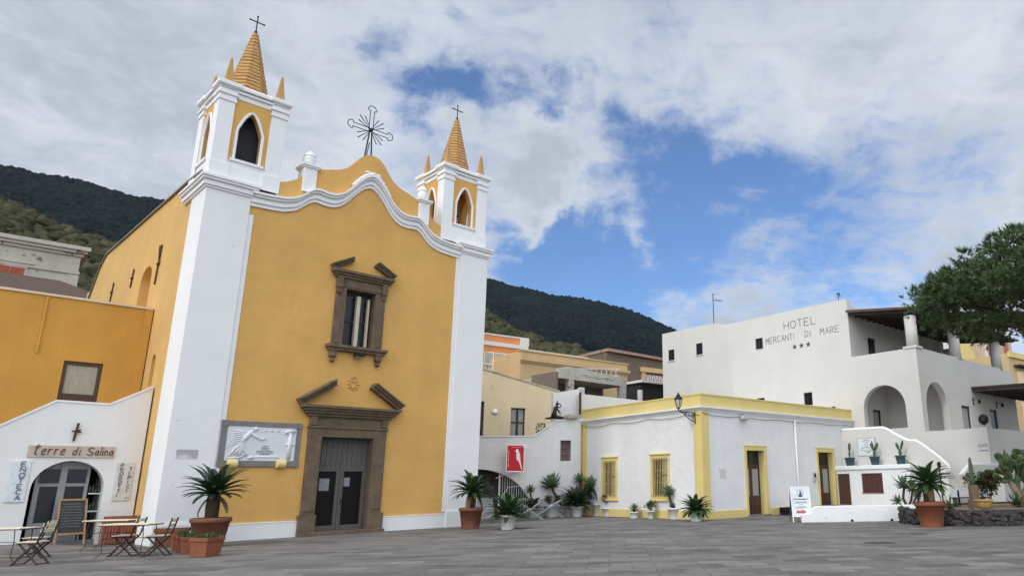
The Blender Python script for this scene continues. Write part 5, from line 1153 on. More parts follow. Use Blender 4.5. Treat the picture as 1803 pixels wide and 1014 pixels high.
    L.v = [(v[1], -v[0] - 2.62, v[2] + 3.12) for v in L.v]; L.build('painted_lettering', letter_grey, r)
    # lower pergola over the bar
    p = thing('bar_awning', 'dark beam awning over the bar terrace at the right edge', 'awning', WB.w(13 + 6.9, -4.33), WB.a)
    q = MB(); q.prismx([(0, 6.82), (-3.6, 6.72), (-3.6, 6.84), (0, 6.95)], 0, 9); q.build('reed_roof', beam_m, p)
    for i in range(13): b = MB(); b.bar((.1 + i * .7, 0, 6.72), (.1 + i * .7, -3.5, 6.6), .12, .16); b.build('beam', beam_m, p)
    q = MB(); q.bar((.1, -3.3, 6.5), (8.9, -3.3, 6.5), .16, .2)
    for x in (5.2, 8.6): q.tube([(x, -3.1, 3.9), (x, -3.1, 6.5)], .12, 8)
    q.build('posts', beam_m, p)
hotel()
def wl(label, x, z):
    t = thing('wall_lamp', label, 'wall lamp', WB.w(13 + x, -4.33, z), WB.a); q = MB(); q.bar((0, -.02, -.2), (0, -.02, .25), .09, .03); q.tube([(0, -.03, .1), (.0, -.25, .16), (0, -.36, .08)], .018, 6); q.build('bracket', iron, t); q = MB(); q.lathe([(.03, -.22), (.11, -.05), (.08, .02), (.02, .07)], 8, (0, -.38, .05)); q.build('lamp_shade', iron, t)
wl('black wall lamp above the left terrace window of the bar', 6.9, 6.05); wl('black wall lamp above the dark bar door at right', 10.6, 6.05)
t = thing('satellite_dish', 'dark round dish standing on the bar terrace parapet corner', 'dish', WB.w(13.5, -7.25, 4.05), R(-25)); t.scale = (.6, .6, .72); q = MB(); q.lathe([(0, -.06), (.22, -.04), (.36, .04), (.40, .14)], 18); q.xf(Matrix.Translation((0, 0, .52)) @ Matrix.Rotation(R(75), 4, 'X')); q.build('dish', bronze, t, True); q = MB(); q.tube([(0, .05, 0), (0, .05, .5)], .035, 6); q.lathe([(.14, 0), (.12, .05)], 10, (0, .05, 0)); q.build('stand', iron, t)
t = thing('weather_vane', 'small iron weather vane on the hotel roof corner', 'weather vane', WB.w(13.2, .3, 12.12), .5); q = MB(); q.tube([(0, 0, 0), (0, 0, .55)], .02, 5); q.tube([(-.2, 0, .38), (.2, 0, .38)], .014, 4); q.tube([(0, -.2, .3), (0, .2, .3)], .014, 4); q.prism([(-.12, .46), (.15, .42), (.12, .56), (-.05, .54)], -.01, .01); q.build('vane', iron, t)

# stair up to the hotel, kiosk and low wall
def stairs_right():
    t = thing('stair_parapet', 'white sloping stair parapet with a rounded rim leading up to the hotel porch', 'stairs', WB.w(11.7, 0), WB.a)
    pts = [(0, 4.26), (.13, 4.29), (2.50, 4.26), (2.75, 4.18), (3.24, 3.86), (3.85, 3.53), (4.05, 3.48), (4.31, 3.48), (4.6, 3.30), (5.42, 2.65), (5.85, 2.22), (5.95, 2.0), (5.8, 1.85)]
    poly = [(-0.02, -.1)] + [(-0.0 - a, b) for a, b in pts] + [(-5.9, 1.3), (-5.9, -.1)]
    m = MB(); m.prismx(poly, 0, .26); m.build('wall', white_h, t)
    r = MB(); r.tube([(.13, -a, b) for a, b in pts], .10, 8); r.build('rounded_rim', white_t, t, True)
    s_ = MB()
    for i in range(16): s_.box(.262, 1.28, -6.0 + i * .33, -.4, .0 + i * .25, .25 + i * .25)
    s_.build('steps', white_s, t)
    w = thing('lower_stair_wall', 'low white wall with sloped ends in the shade below the bar terrace', 'wall', WB.w(9.4, -8.0), WB.a)
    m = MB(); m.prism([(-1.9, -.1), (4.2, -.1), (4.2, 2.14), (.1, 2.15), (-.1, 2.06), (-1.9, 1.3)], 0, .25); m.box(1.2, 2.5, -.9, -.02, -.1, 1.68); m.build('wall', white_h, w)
    r = MB(); r.tube([(-1.9, .12, 1.31), (-.1, .12, 2.08), (.1, .12, 2.16), (4.2, .12, 2.15)], .09, 8); r.build('rounded_rim', white_t, w, True)
    k = thing('kiosk', 'low white flat roofed annex with a brown door and shutter under the cactus pots', 'kiosk', WB.w(10.9, 0), WB.a)
    m = MB(); q = MB(); q.wall(.0, 4.33, 0, .2, -.1, 2.1, [(.07, .82, .28, 1.9), (1.53, 2.74, .92, 1.9)]); q.v = [(v[1], -v[0], v[2]) for v in q.v]; m.join(q); m.box(.2, .78, -4.33, -4.1, -.1, 2.1); m.box(.2, .78, -4.1, -.02, 1.95, 2.1); m.build('wall', white_w, k)
    q = MB(); q.box(-.10, .79, -4.4, -.02, 2.1, 2.31); q.build('roof_slab', white_t, k, bevel=.03)
    d = MB(); d.box(.06, .12, -.82, -.07, .28, 1.9); d.box(.04, .06, -.8, -.46, .35, 1.8); d.build('door', woodbrown, k); d = MB(); d.box(.07, .13, -2.74, -1.53, .92, 1.9)
    for i in range(4): d.box(.05, .07, -2.7 + i * .3, -2.45 + i * .3, .96, 1.86)
    d.build('shutter', woodred, k); d = MB(); d.box(-.04, .1, -2.76, -1.51, .87, .92); d.build('sill', slatred, k)
    p = [WB.w(*q)[:2] for q in ((.7, -4.95), (3.4, -7.65), (9.3, -9.8), (12.9, -8.2), (11.7, -.02), (6.2, -.05))]
    m = MB(); m.prismz(p, -.2, .27); tag(m.build('raised_terrace', plaster('pale terrace floor', (.46, .45, .43), .15), None), kind='structure')
    w = thing('low_wall', 'long low whitewashed wall bounding the raised terrace in front of the kiosk', 'wall', WB.w(.35, -4.85), WB.a - R(45)); L = math.hypot(3.2, 3.1)
    m = MB(); m.prism([(0, -.05), (4.75, -.05), (4.75, .60), (.62, .60), (.5, .58), (.38, .38), (.3, .33), (0.0, .31)], 0, .3); m.build('wall', white_w, w, bevel=.03)
    o = MB()
    for x in (1.95, 3.5): q = MB(); q.tube([(x, .02, .04), (x, -.05, .04)], .05, 10); q.build('drain_hole', iron, w)
stairs_right()
t = thing('tile_panel', 'white square tile panel with blue line drawing on the stair parapet behind the cactus pots', 'sign', WB.w(11.7, -1.56, 2.87), WB.a - PI / 2)
MB().box(-.52, .52, -.04, -.002, 0, .90).build('panel', signwhite, t); q = MB(); q.box(-.54, .54, -.05, .0, -.03, 0); q.box(-.54, .54, -.05, 0, .9, .93); q.box(-.545, -.515, -.051, 0, 0, .9); q.box(.515, .545, -.051, 0, 0, .9); q.build('frame', potgrey, t)
q = MB()
for pts in ([(-.35, .3), (-.1, .22), (.2, .22), (.38, .32)], [(-.3, .38), (-.05, .42), (.2, .38)], [(-.05, .45), (-.08, .65)], [(.1, .45), (.02, .72)], [(-.2, .75), (0, .8), (.2, .74)], [(.0, .12), (.15, .13)], [(.05, .16), (.2, .15)]): q.tube([(a, -.042, b) for a, b in pts], .014, 5)
q.build('line_drawing', letter_blue, t)
def board():
    t = thing('advert_board', 'white folding advertising board with red arrow in front of the low wall', 'sign', WB.w(.55, -4.75), WB.a - R(40))
    T = Matrix.Rotation(R(-10), 4, 'X'); m = MB(); m.box(-.36, .36, -.012, .012, .22, 1.34); m.xf(T); m.build('front_panel', signwhite, t); f = MB()
    for x in (-.38, .38): f.bar((x, 0, 0), (x, 0, 1.36), .035)
    f.bar((-.38, 0, 1.35), (.38, 0, 1.35), .04); f.bar((-.38, 0, .22), (.38, 0, .22), .035); f.xf(T); f.build('front_frame', whitepaint, t)
    g = MB(); T2 = Matrix.Translation((0, .47, 0)) @ Matrix.Rotation(R(10), 4, 'X')
    for x in (-.38, .38): g.bar((x, 0, 0), (x, 0, 1.36), .035)
    g.box(-.36, .36, -.01, .01, .25, 1.3); g.xf(T2); g.build('rear_panel', simple('dark panel back', (.08, .08, .085), .6), t)
    p = MB(); rn = random.Random(3)
    for z, w_, h in ((.86, .56, .05), (.77, .44, .022), (.73, .5, .022), (.66, .16, .022), (.58, .36, .022), (.54, .52, .022)):
        x = -w_ / 2
        while x < w_ / 2 - .02: k = rn.uniform(.02, .05); p.box(x, min(x + k, w_ / 2), -.017, -.012, z, z + h * rn.uniform(.7, 1)); x += k + .013
    p.tube([(.13 * math.cos(i * .35) + .0, -.014, 1.1 + .13 * math.sin(i * .35)) for i in range(19)], .008, 5); p.prism([(-.08, .98), (.09, .98), (.06, 1.08), (.05, 1.17), (.0, 1.2), (-.03, 1.1)][::-1], -.017, -.012); p.xf(T); p.build('print', letter_dark, t)
    a = MB(); a.prism([(-.22, .34), (.02, .34), (.02, .29), (.2, .39), (.02, .49), (.02, .44), (-.22, .44)], -.016, -.011); a.xf(T); a.build('red_arrow', letter_red, t)
board()
t = thing('crate', 'dark plastic crate on the ground behind the advertising board', 'crate', WB.w(5.4, -.75), WB.a); q = MB(); q.box(-.5, .5, -.3, .3, .02, .07); q.box(-.5, .5, -.3, -.27, .08, .36); q.box(-.5, .5, .27, .3, .08, .36); q.box(-.5, -.47, -.27, .27, .08, .36); q.box(.47, .5, -.27, .27, .08, .36); q.build('box', iron, t); q = MB(); q.bar((-.5, 0, .37), (.5, 0, .37), .04, .02); q.box(-.2, .1, -.31, -.3, .2, .26); q.build('handle', greyframe, t)

# lava stone planter
def planter():
    pts = [(9.0, 27.3), (9.05, 26.2), (9.4, 25.5), (9.95, 25.0), (10.7, 24.68), (12.2, 24.6), (14.5, 24.7), (17.5, 25.0), (21, 25.6), (24, 27), (24, 34), (14, 32.5), (10.2, 30.2)]
    t = thing('stone_planter', 'low curved planter of black lava rubble at the right', 'planter', (0, 0, 0))
    H = .52; cx, cy = 14, 28; m = MB(); rn = random.Random(12)
    inner = [(cx + (x - cx) * .955, cy + (y - cy) * .9) for x, y in pts]; n = len(pts)
    m.add([(x, y, -.05) for x, y in pts] + [(x, y, H) for x, y in pts] + [(x, y, H) for x, y in inner] + [(x, y, .3) for x, y in inner], [(k * n + (i + 1) % n, k * n + i, (k + 1) * n + i, (k + 1) * n + (i + 1) % n) for k in range(3) for i in range(n)]); m.f = [f[::-1] for f in m.f]; m.build('core_wall', stone('mortar', (.07, .065, .06), (.04, .04, .04), 6), t)
    bm = bmesh.new(); bmesh.ops.create_icosphere(bm, subdivisions=2, radius=1); bv = [v.co.copy() for v in bm.verts]; bf = [tuple(v.index for v in f.verts) for f in bm.faces]; bm.free()
    s_ = MB(); acc = 0
    for (x0, y0), (x1, y1) in zip(pts[:9], pts[1:10]):
        L = math.hypot(x1 - x0, y1 - y0); d = Vector((x1 - x0, y1 - y0, 0)).normalized(); nn = Vector((d.y, -d.x, 0))
        for _ in range(int(L * 34)):
            k = rn.random(); w = rn.uniform(.07, .17); h = rn.uniform(.06, .13); z = rn.uniform(.02, H - .03); ph = rn.uniform(0, 40); a = rn.uniform(-.6, .6)
            c = Vector((x0 + (x1 - x0) * k, y0 + (y1 - y0) * k, z)); vs = []
            for q in bv:
                j = 1 + .5 * noise.noise((q.x * 1.3 + ph, q.y * 1.3, q.z * 1.3 + ph)); u, v = q.x * w * j, q.z * h * j
                vs.append(c + d * (u * math.cos(a) - v * math.sin(a)) + Vector((0, 0, u * math.sin(a) + v * math.cos(a))) + nn * q.y * .12 * j)
            s_.add(vs, bf)
    s_.build('rubble_stones', lava_d, t)
    g = MB(); rn = random.Random(3); g.v = [(x, y, .46) for x, y in inner]; g.f = [tuple(range(n))]; g.build('soil', drysoil, t)
planter()

def before_wall(x, y, off=.5):      # slide a spot towards the plaza until it clears the courtyard wall
    k = min(1, (38.366 + .364 * 4.134 - off) / (y - .364 * x)); return (x * k, y * k, 0)
# ================================================================== PLANTS
def leaf(mb, base, d, L, w, bend=.25, fold=.25, n=4):     # lance shaped fleshy leaf
    base = Vector(base); d = Vector(d).normalized(); sd = d.cross(Vector((0, 0, 1))); sd = sd.normalized() if sd.length > .05 else Vector((1, 0, 0)); up = sd.cross(d); vs = []; prof = [.45, .85, 1, .75, .0]
    for i in range(n + 1):
        t = i / n; c = base + d * L * t - up * bend * L * (t - t * t * 1.6) * .8; hw = w * .5 * prof[i]
        vs += [c - sd * hw + up * hw * fold, c - up * hw * .35, c + sd * hw + up * hw * fold]
    fs = []
    for i in range(n):
        a, b = i * 3, i * 3 + 3; fs += [(a, a + 1, b + 1, b), (a + 1, a + 2, b + 2, b + 1)]
    mb.add(vs, fs)
def rosette(mb, c, n, L, w, rn, axis=(0, 0, 1), lo=-25, hi=80):
    M = Vector((0, 0, 1)).rotation_difference(Vector(axis)).to_matrix()
    for i in range(n):
        k = i / (n - 1); a = i * 2.39996 + rn.uniform(-.1, .1); e = R(hi + (lo - hi) * k ** .8); d = M @ Vector((math.cos(a) * math.cos(e), math.sin(a) * math.cos(e), math.sin(e))); leaf(mb, Vector(c) + d * .02, d, L * (.55 + .45 * math.sin(PI * min(1, .2 + k))) * rn.uniform(.9, 1.1), w, rn.uniform(.05, .25))
def agave(label, loc, pot_args, pmat, stems, seed, L=.42, w=.12, n=26, mat=agave_g, group='potted rosette succulents'):
    rn = random.Random(seed); t = thing('potted_agave', label, 'potted succulent', loc, 0, group); z = 0
    if pot_args: pot(MB(), *pot_args).build('pot', pmat, t, True); q = MB(); q.lathe([(pot_args[1] - .04, pot_args[2] * .89), (.001, pot_args[2] * .93)], 14, cap=False); q.build('soil', soil, t); z = pot_args[2] * .9
    f = MB(); s_ = MB()
    for pts, sc in stems:
        q = [Vector((0, 0, z)) + Vector(p) for p in pts]
        if len(q) > 1: s_.tube(q, [.045 * sc + .015 * (1 - i / len(q)) for i in range(len(q))], 8)
        ax = (q[-1] - q[-2]).normalized() if len(q) > 1 else Vector((0, 0, 1)); rosette(f, q[-1], n, L * sc, w * sc, rn, ax + Vector((0, 0, .6)))
    if s_.v: s_.build('stem', trunkm, t)
    f.build('leaves', mat, t); return t
agave('small leggy succulent in a white pot behind the fallen chairs', before_wall(-7.1, 39.6), (.26, .36, .52), potwhite, [([(0, 0, 0), (.05, 0, .35), (-.02, 0, .82)], .8)], 1, L=.5)
cycad('small dark palm in a white pot behind the fallen chairs', before_wall(-6.75, 38.6, 1.0), (.24, .32, .48), potgrey, .05, 24, .62, cyc_d, 21, low_el=-10, droop=.8)
agave('tall bare stemmed agave with a large rosette against the stained white wall', before_wall(-5.35, 39.0), (.26, .31, .55), plaster('speckled pot', (.55, .54, .5), .2, (.2, .2, .18), .5, .6), [([(0, 0, 0), (-.12, 0, .35), (-.38, 0, .72), (-.52, .0, 1.05)], 1.3)], 2, L=.55, w=.17, n=30)
agave('agave rosette rising behind the wide dark cycad', before_wall(-4.35, 38.6), (.26, .34, .5), potgrey, [([(0, 0, 0), (.1, 0, .6), (.02, 0, 1.32)], 1.0)], 3, L=.48)
agave('agave on a slanting stem in the tall cream pot left of the first barred window', (-3.2, 37.5, 0), (.25, .31, .62), plaster('cream pot', (.66, .61, .52), .1), [([(0, 0, 0), (-.1, 0, .45), (-.32, 0, .85), (-.42, 0, .98)], 1.1), ([(.05, 0, 0), (.12, 0, .12)], .6)], 4, L=.5, w=.13)
def bushy(name, label, loc, pot_args, pmat, rad, h, nl, mat, seed, ls=.07, group=None, cat='potted plant'):
    rn = random.Random(seed); t = thing(name, label, cat, loc, 0, group); z = 0
    if pot_args: pot(MB(), *pot_args).build('pot', pmat, t, True); q = MB(); q.lathe([(pot_args[1] - .03, pot_args[2] * .89), (.001, pot_args[2] * .92)], 14, cap=False); q.build('soil', soil, t); z = pot_args[2] * .9
    s_ = MB(); f = MB(); tips = []
    for i in range(9):
        a = rn.uniform(0, 6.28); r = rad * rn.uniform(.2, .85); tip = Vector((r * math.cos(a), r * math.sin(a), z + h * rn.uniform(.45, .95))); s_.tube([(0, 0, z - .02), tip * .5 + Vector((0, 0, z * .5 - .05)), tip], [.018, .012, .007], 5); tips.append(tip)
    for i in range(nl):
        c = rn.choice(tips); v = Vector((rn.gauss(0, 1), rn.gauss(0, 1), rn.gauss(.35, .8))).normalized(); p = c + v * rad * .34 * rn.random() ** .5; u = v.cross(Vector((rn.uniform(-1, 1), rn.uniform(-1, 1), 1))).normalized() * ls * .35; k = ls * rn.uniform(.7, 1.3); f.add([p, p + v * k * .55 + u, p + v * k, p + v * k * .55 - u], [(0, 1, 2, 3)])
    s_.build('stems', trunkm, t); f.build('leaves', mat, t); return t
bushy('potted_shrub', 'dark leafy bush behind the slanting agave under the barred window', before_wall(-3.3, 38.1), (.25, .33, .5), potgrey, .72, 1.35, 1300, cyc_d, 1, .12)
bushy('potted_shrub', 'low brownish plant in a grey white pot between the fallen chairs and tall agave', before_wall(-5.85, 39.0), (.3, .4, .62), potwhite, .42, .45, 380, aeon_g, 2, .09)
bushy('potted_shrub', 'grey green plant in a ribbed pot left of the wide dark cycad', before_wall(-4.85, 38.6), (.26, .31, .55), potgrey, .45, .6, 420, succ_g, 3, .1)
bushy('potted_shrub', 'round leaved plant with a red twig in the white pot left of the base course', (-2.68, 36.95, 0), (.22, .30, .42), potwhite, .36, .6, 520, cyc_g, 4, .1)
agave('small agave in a squat white pot between the two barred windows', (-1.25, 34.6, 0), (.18, .2, .28), potwhite, [([(0, 0, 0), (0, 0, .12)], .9)], 5, L=.4, w=.09, group='small pots along the lemon base')
bushy('potted_shrub', 'small reddish green plant in a rounded white pot between the barred windows', (-.45, 33.8, 0), (.12, .18, .36), potwhite, .27, .38, 260, succ_g, 6, .11, group='small pots along the lemon base')
agave('leaning agave in a white pot in front of the right barred window', (.6, 33.2, 0), (.2, .27, .48), potwhite, [([(.05, 0, 0), (-.12, 0, .3), (-.22, 0, .68)], 1.0), ([(-.05, 0, 0), (-.08, 0, .12)], .45)], 7, L=.46, w=.12)
# fallen folding chairs among the pots
def fallen(label, loc, rz, k):
    t = thing('fallen_chair', label, 'chair', loc, rz, 'white folding chairs lying by the pots'); q = MB()
    for y in (-.26, .26): q.bar((-.62, y, .05), (.62, y, .82), .05, .04, up=(0, 1, 0)); q.bar((-.42, y * .9, .86), (.72, y * .9, .03), .05, .04, up=(0, 1, 0))
    q.bar((.62, -.26, .82), (.62, .26, .82), .04); q.bar((-.42, -.24, .86), (-.42, .24, .86), .04); q.build('frame', greyframe, t)
    for n, x0, x1, w in (('seat', -.55, .15, 6), ('back_slats', .28, .60, 3)):
        p = MB()
        for i in range(w):
            a = x0 + (x1 - x0) * i / w; b = a + (x1 - x0) / w * .82; f = lambda x: .05 + (x + .62) * .62; p.bar((a, 0, f(a) + .05), (b, 0, f(b) + .05), .58, .02)
        p.build(n, whitepaint, t)
    t.scale = (k, k, k); return t
fallen('white folding chair tipped over nearest the white potted cycad', (-6.25, 34.3, 0), R(5), .95)
fallen('white folding chair tipped over farther back against the white pots', (-5.55, 36.2, 0), R(-4), 1.0)
# prickly pears
def pad(mb, p, d, nrm, L, w, th=.05):
    p = Vector(p); d = Vector(d).normalized(); nrm = Vector(nrm); nrm = (nrm - d * nrm.dot(d)).normalized(); s_ = d.cross(nrm); vs = []; fs = []; n = 10; prof = [(0, .22), (.12, .5), (.3, .82), (.52, 1), (.74, .93), (.9, .62), (1, .0)]
    for t, q in prof: vs += [p + d * L * t + s_ * math.cos(2 * PI * j / n) * w / 2 * q + nrm * math.sin(2 * PI * j / n) * th * (q ** .5) for j in range(n)]
    for i in range(len(prof) - 1): fs += [(i * n + j, i * n + (j + 1) % n, (i + 1) * n + (j + 1) % n, (i + 1) * n + j) for j in range(n)]
    mb.add(vs, fs)
def cactus_pot(label, y, spec, seed):
    t = thing('potted_cactus', label, 'potted cactus', WB.w(11.25, y, 2.31), WB.a - PI / 2, 'teal cactus pots on the kiosk roof')
    pot(MB(), .19, .27, .45, n=20).build('pot', potblue, t, True); q = MB(); q.lathe([(.22, .4), (.001, .41)], 12, cap=False); q.build('soil', soil, t); m = MB()
    for p, d, L, w in spec: pad(m, p, d, (.15, 1, 0), L, w, .045)
    m.build('pads', cact_g, t, True)
cactus_pot('teal cactus pot at the left end of the kiosk roof with one upright pad', -.71, [((0, 0, .4), (.05, 0, 1), .42, .13), ((.02, 0, .75), (.08, 0, 1), .5, .2)], 1)
cactus_pot('teal cactus pot in front of the tile panel with three splayed pads', -2.21, [((0, 0, .4), (0, 0, 1), .38, .17), ((0, 0, .72), (-.45, 0, 1), .48, .13), ((0, 0, .74), (-.2, 0, 1), .55, .12), ((.03, 0, .72), (.5, 0, 1), .5, .22)], 2)
cactus_pot('teal cactus pot on the right of the kiosk roof with two rabbit ear pads', -3.68, [((0, 0, .4), (0, 0, 1), .36, .2), ((-.03, 0, .7), (-.35, 0, 1), .45, .18), ((.04, 0, .7), (.35, 0, 1), .55, .16)], 3)
def big_pear():
    rn = random.Random(11); t = thing('prickly_pear', 'large prickly pear cactus with many broad pads at the right edge', 'cactus', (14.0, 28.2, .45)); t.scale = (1.12, 1.12, 1.0); m = MB(); b = MB()
    b.tube([(0, 0, 0), (-.1, -.05, .5), (-.35, -.1, .95)], [.17, .13, .09], 10); b.tube([(0, 0, .25), (.3, .1, .7), (.55, .1, 1.1)], [.12, .1, .08], 9); b.tube([(-.05, 0, .4), (.05, .2, .9), (.1, .25, 1.3)], [.11, .09, .07], 9); b.build('trunk', plaster('cactus bark', (.24, .19, .12), .25, (.14, .11, .07), .5, .6), t, True)
    ends = [(-.35, -.1, .9), (.55, .1, 1.05), (.1, .25, 1.2), (-.15, -.05, .6), (.3, .1, .75), (-.3, -.1, .8), (.2, .0, .9)]
    def grow(p, d, lv):
        L = rn.uniform(.30, .44); pad(m, p, d, (rn.uniform(-1, 1), rn.uniform(-1.4, -.3), rn.uniform(-.3, .3)), L, L * .68, .035); tip = Vector(p) + Vector(d).normalized() * L * .92
        if lv > 0:
            for k in range(rn.choice((2, 2, 3, 3))): nd = (Vector(d).normalized() + Vector((rn.uniform(-.9, .9), rn.uniform(-.7, .7), rn.uniform(-.15, .6)))); grow(tip + Vector((rn.uniform(-.1, .1), 0, -.04)), nd, lv - 1)
    for e in ends: grow(e, (rn.uniform(-.9, .9), rn.uniform(-.5, .5), 1), 3)
    grow((-.4, -.1, .95), (-1, -.1, .35), 1); grow((.55, .1, .9), (1, 0, .2), 2); m.build('pads', pear_g, t, True)
big_pear()
def columnar():
    t = thing('columnar_cactus', 'thin columnar cactus in a square brown pot in the stone planter', 'cactus', (12.2, 28.2, .46)); q = MB(); q.box(-.2, .2, -.2, .2, 0, .32); q.box(-.15, .15, -.15, .15, .32, .85); q.build('pot', stone('brown pot', (.22, .15, .10), (.13, .09, .06), 8), t, bevel=.02); m = MB()
    m.lathe([(.07, .8), (.09, 1.1), (.075, 1.3), (.085, 1.5), (.05, 1.85), (0, 1.92)], 9, (0, 0, 0)); m.build('column', cact_g, t, True); p = MB()
    for s_ in ((-.05, 0, .95, -.7), (.05, 0, .95, .8), (.24, 0, 1.12, .3)): pad(p, s_[:3], (s_[3], 0, 1), (.3, 1, 0), .28, .13, .03)
    p.build('pads', cact_g, t, True)
columnar()
bushy('succulent_bush', 'bronze green bushy succulent between the thin cactus and prickly pear', (12.95, 28.6, .45), None, None, .78, 1.35, 2300, aeon_g, 9, .11, cat='bush')
t = thing('ceramic_pot', 'small yellow glazed pot on the planter soil in front of the bush', 'pot', (12.1, 27.2, .46)); q = MB(); q.lathe([(.16, 0), (.25, .06), (.28, .2), (.3, .26), (.34, .28), (.34, .33), (.28, .33), (.25, .25), (0.001, .2)], 20, cap=False); q.build('pot', simple('yellow glaze', (.42, .27, .09), .4, var=.2), t, True); q = MB(); q.lathe([(.26, .26), (.001, .28)], 12, cap=False); q.build('soil', soil, t)
agave('clump of leggy agaves in front of the kiosk shutter', WB.w(9.6, -4.6, .27), None, None, [([(0, 0, 0), (-.15, 0, .4), (-.05, 0, .95)], 1.25), ([(.1, .1, 0), (.3, .2, .3), (.42, .2, .8)], 1.0), ([(-.2, 0, 0), (-.5, -.2, .25)], .8), ([(.25, .1, 0), (.6, .2, .5)], .7)], 31, L=.55, w=.13, n=26, group=None)
agave('small spiky agave in the planter behind the large bright terracotta pot', (10.4, 26.2, .46), None, None, [([(0, 0, 0), (0, 0, .1)], 1.0)], 32, L=.5, w=.08, n=22, group=None)
agave('dark spiky agave under the large prickly pear', (13.5, 27.6, .46), None, None, [([(0, 0, 0), (0, 0, .15)], 1.0)], 33, L=.5, w=.09, n=20, mat=cyc_g, group=None)
def info():
    t = thing('info_panel', 'grey information panel on a post behind the planter', 'sign', (12.4, 29.9, .3), R(-24)); q = MB(); q.tube([(-.1, 0, 0), (-.1, 0, .8)], .05, 8); q.build('post', iron, t); q = MB(); q.box(-.42, .42, -.03, .03, .45, 1.45); q.build('panel', simple('grey panel', (.55, .56, .55), .5), t); q = MB(); q.box(-.4, .4, -.04, -.03, .95, 1.42); q.build('map_print', plaster('map print', (.58, .55, .45), .2, (.4, .42, .4), .5, .6), t)
    t = thing('garden_lamp', 'thin garden lamp post with a dark head beside the information panel', 'lamp', (11.4, 29.3, .3)); q = MB(); q.tube([(0, 0, 0), (0, 0, 1.75)], .03, 6); q.build('post', iron, t); q = MB(); q.lathe([(.03, 1.7), (.08, 1.75), (.08, 1.87), (.1, 1.88), (.02, 1.94)], 8); q.build('lamp_head', bronze, t)
    t = thing('garden_bench', 'low dark metal bench frame beside the information panel', 'bench', (12.3, 28.9, .42), R(-10)); q = MB(); q.box(-.7, .7, -.2, .2, .38, .42); q.build('seat', iron, t)
    for x in (-.55, .5): q = MB(); q.box(x - .05, x + .05, -.18, .18, 0, .38); q.build('leg', iron, t)
info()
for lab, (x, y), r in (('large dark round drain cover in the paving', (5.6, 18.92), .42), ('small dark round drain cover in the paving near the planter', (7.57, 21.7), .28)):
    t = thing('manhole_cover', lab, 'manhole cover', (x, y, 0)); q = MB(); q.lathe([(r, -.02), (r, .006), (0.001, .006)], 28, cap=False); q.build('cover', simple('cast iron cover', (.05, .05, .05), .6, .3) if 'cast iron cover' not in MATS else MATS['cast iron cover'], t); q = MB(); q.lathe([(r + .04, -.02), (r + .04, .009), (r, .009)], 28, cap=False); q.build('rim', greystone, t)

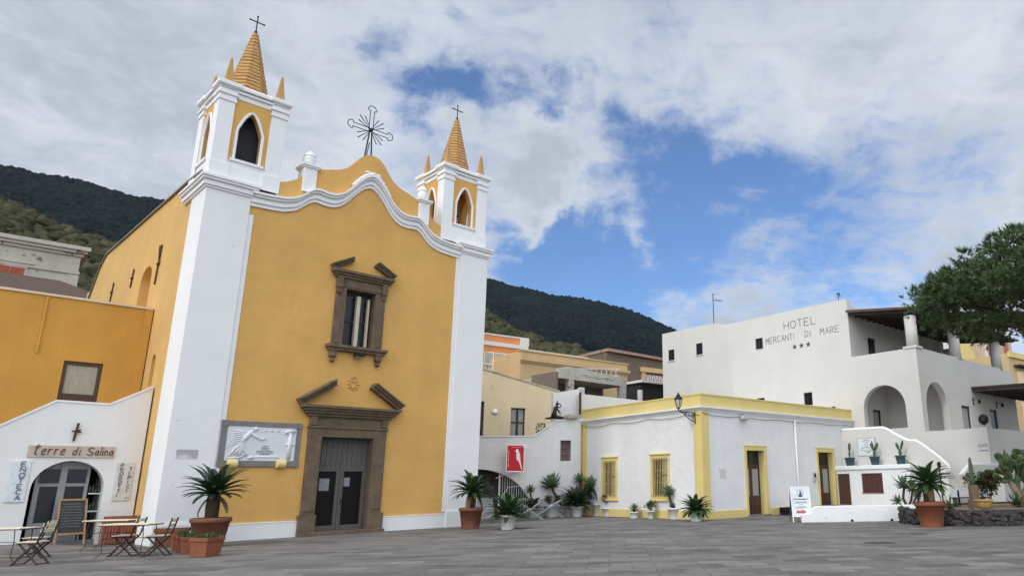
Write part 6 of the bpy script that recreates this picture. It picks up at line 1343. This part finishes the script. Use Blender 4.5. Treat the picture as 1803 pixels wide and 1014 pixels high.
# ------------------------------------------------------------------ umbrella pine
def pine():
    rn = random.Random(17); bx, by = 17.7, 26.6; t = thing('umbrella_pine', 'umbrella pine whose dark crown reaches in from the right edge', 'tree', (bx, by, .4)); Z = 9.1
    tr = MB(); tr.tube([(0, 0, -.4), (.15, 0, 1.5), (.1, .1, 3.5), (-.1, .1, 5.2), (-.15, 0, 6.6)], [.42, .34, .3, .27, .24], 12)
    puffs = []
    for i in range(300):
        a = rn.uniform(0, 2 * PI); r = math.sqrt(rn.random()); e = rn.random()
        zz = 1.75 * math.sqrt(max(0, 1 - r * r)) * (e ** .45) - 1.15 * (1 - e) * (1 - .2 * r)
        puffs.append((Vector((6.4 * r * math.cos(a), 6.4 * r * math.sin(a), Z - .4 + zz)), rn.uniform(.45, .85)))
    for i in range(110):                              # rim, drooping on the side towards the hotel
        a = rn.uniform(0, 2 * PI); r = rn.uniform(.82, 1.08); puffs.append((Vector((6.4 * r * math.cos(a), 6.4 * r * math.sin(a), Z - .6 + rn.uniform(-.8, .5))), rn.uniform(.4, .75)))
    for p in ((-5.7, 1.6, 7.4), (-5.2, 1.2, 7.2), (-5.0, .4, 6.9), (-4.6, 2.0, 7.0), (-4.4, 1.0, 6.7), (-5.5, .6, 7.9), (-4.0, .6, 7.0), (-6.3, 2.2, 8.7), (-6.1, 1.4, 8.4), (-3.6, 1.6, 6.9), (-2.4, .4, 6.9), (-2.0, 1.0, 7.2)): puffs.append((Vector(p), rn.uniform(.7, .95)))
    hub = Vector((-.15, 0, 6.3))
    for i in range(18):
        c, _ = puffs[i * 8]; mid = hub.lerp(c, .5) + Vector((0, 0, -.25)); tr.tube([hub, hub.lerp(mid, .5) + Vector((0, 0, .12)), mid, c], [.13, .10, .07, .03], 7)
        for k in range(2):
            c2, _ = puffs[(i * 8 + 3 + k * 2) % len(puffs)]
            if (c2 - mid).length < 4: tr.tube([mid, mid.lerp(c2, .5) + Vector((0, 0, -.1)), c2], [.05, .04, .02], 5)
    for p in ((-5.2, 1.0, 7.3), (-2.2, .6, 7.1), (-6.0, 1.8, 8.5)): tr.tube([hub, hub.lerp(Vector(p), .5) + Vector((0, 0, .15)), Vector(p)], [.12, .08, .03], 7)
    tr.build('trunk', barkm, t, True)
    V = []; F = []; nv = 0; rg = np.random.default_rng(4)
    for c, r in puffs:
        nt = int(100 * r * r)
        for _ in range(nt):
            v = rg.normal(size=3); v /= np.linalg.norm(v); v[2] = abs(v[2]) * .9 if rg.random() < .7 else v[2]; p = np.array(c) + v * r * np.array((1, 1, .62)) * rg.uniform(.45, 1) ** .6
            ax = v * np.array((1, 1, .8)) + np.array((0, 0, .45)); ax /= np.linalg.norm(ax)
            for k in range(11):
                d = ax + rg.normal(size=3) * .55; d /= np.linalg.norm(d); s_ = np.cross(d, rg.normal(size=3)); s_ /= np.linalg.norm(s_); L = rg.uniform(.16, .30); w = .021
                V += [p - s_ * w, p + s_ * w, p + d * L]; F.append((nv, nv + 1, nv + 2)); nv += 3
    me = bpy.data.meshes.new('crown'); me.from_pydata([tuple(v) for v in V], [], F); me.materials.append(pine_g); o = bpy.data.objects.new('crown', me); COL.objects.link(o); o.parent = t
    shade_pine = copy_tree(t); shade_pine.location = (30.5, 33, .4); shade_pine.rotation_euler = (0, 0, 2.1); shade_pine.scale = (1.15, 1.15, 1.05); shade_pine['label'] = 'second umbrella pine added out of view to shade the right wing of the hotel'; t['group'] = shade_pine['group'] = 'umbrella pines by the stone planter'  # unseen second pine, added only to shade the right side of the hotel
pine()

# ------------------------------------------------------------------ the air between the square and the mountain
hz = MB(); hz.box(-1900, 1600, -60, 2200, -560, 560)
m = bpy.data.materials.new('thin haze'); m.use_nodes = True; nt = m.node_tree; nt.nodes.clear()
pv = nt.nodes.new('ShaderNodeVolumePrincipled'); pv.inputs['Color'].default_value = (.62, .78, 1, 1); pv.inputs['Density'].default_value = .000036; pv.inputs['Anisotropy'].default_value = 0
ot = nt.nodes.new('ShaderNodeOutputMaterial'); nt.links.new(pv.outputs[0], ot.inputs['Volume'])
tag(hz.build('haze', m), kind='stuff')
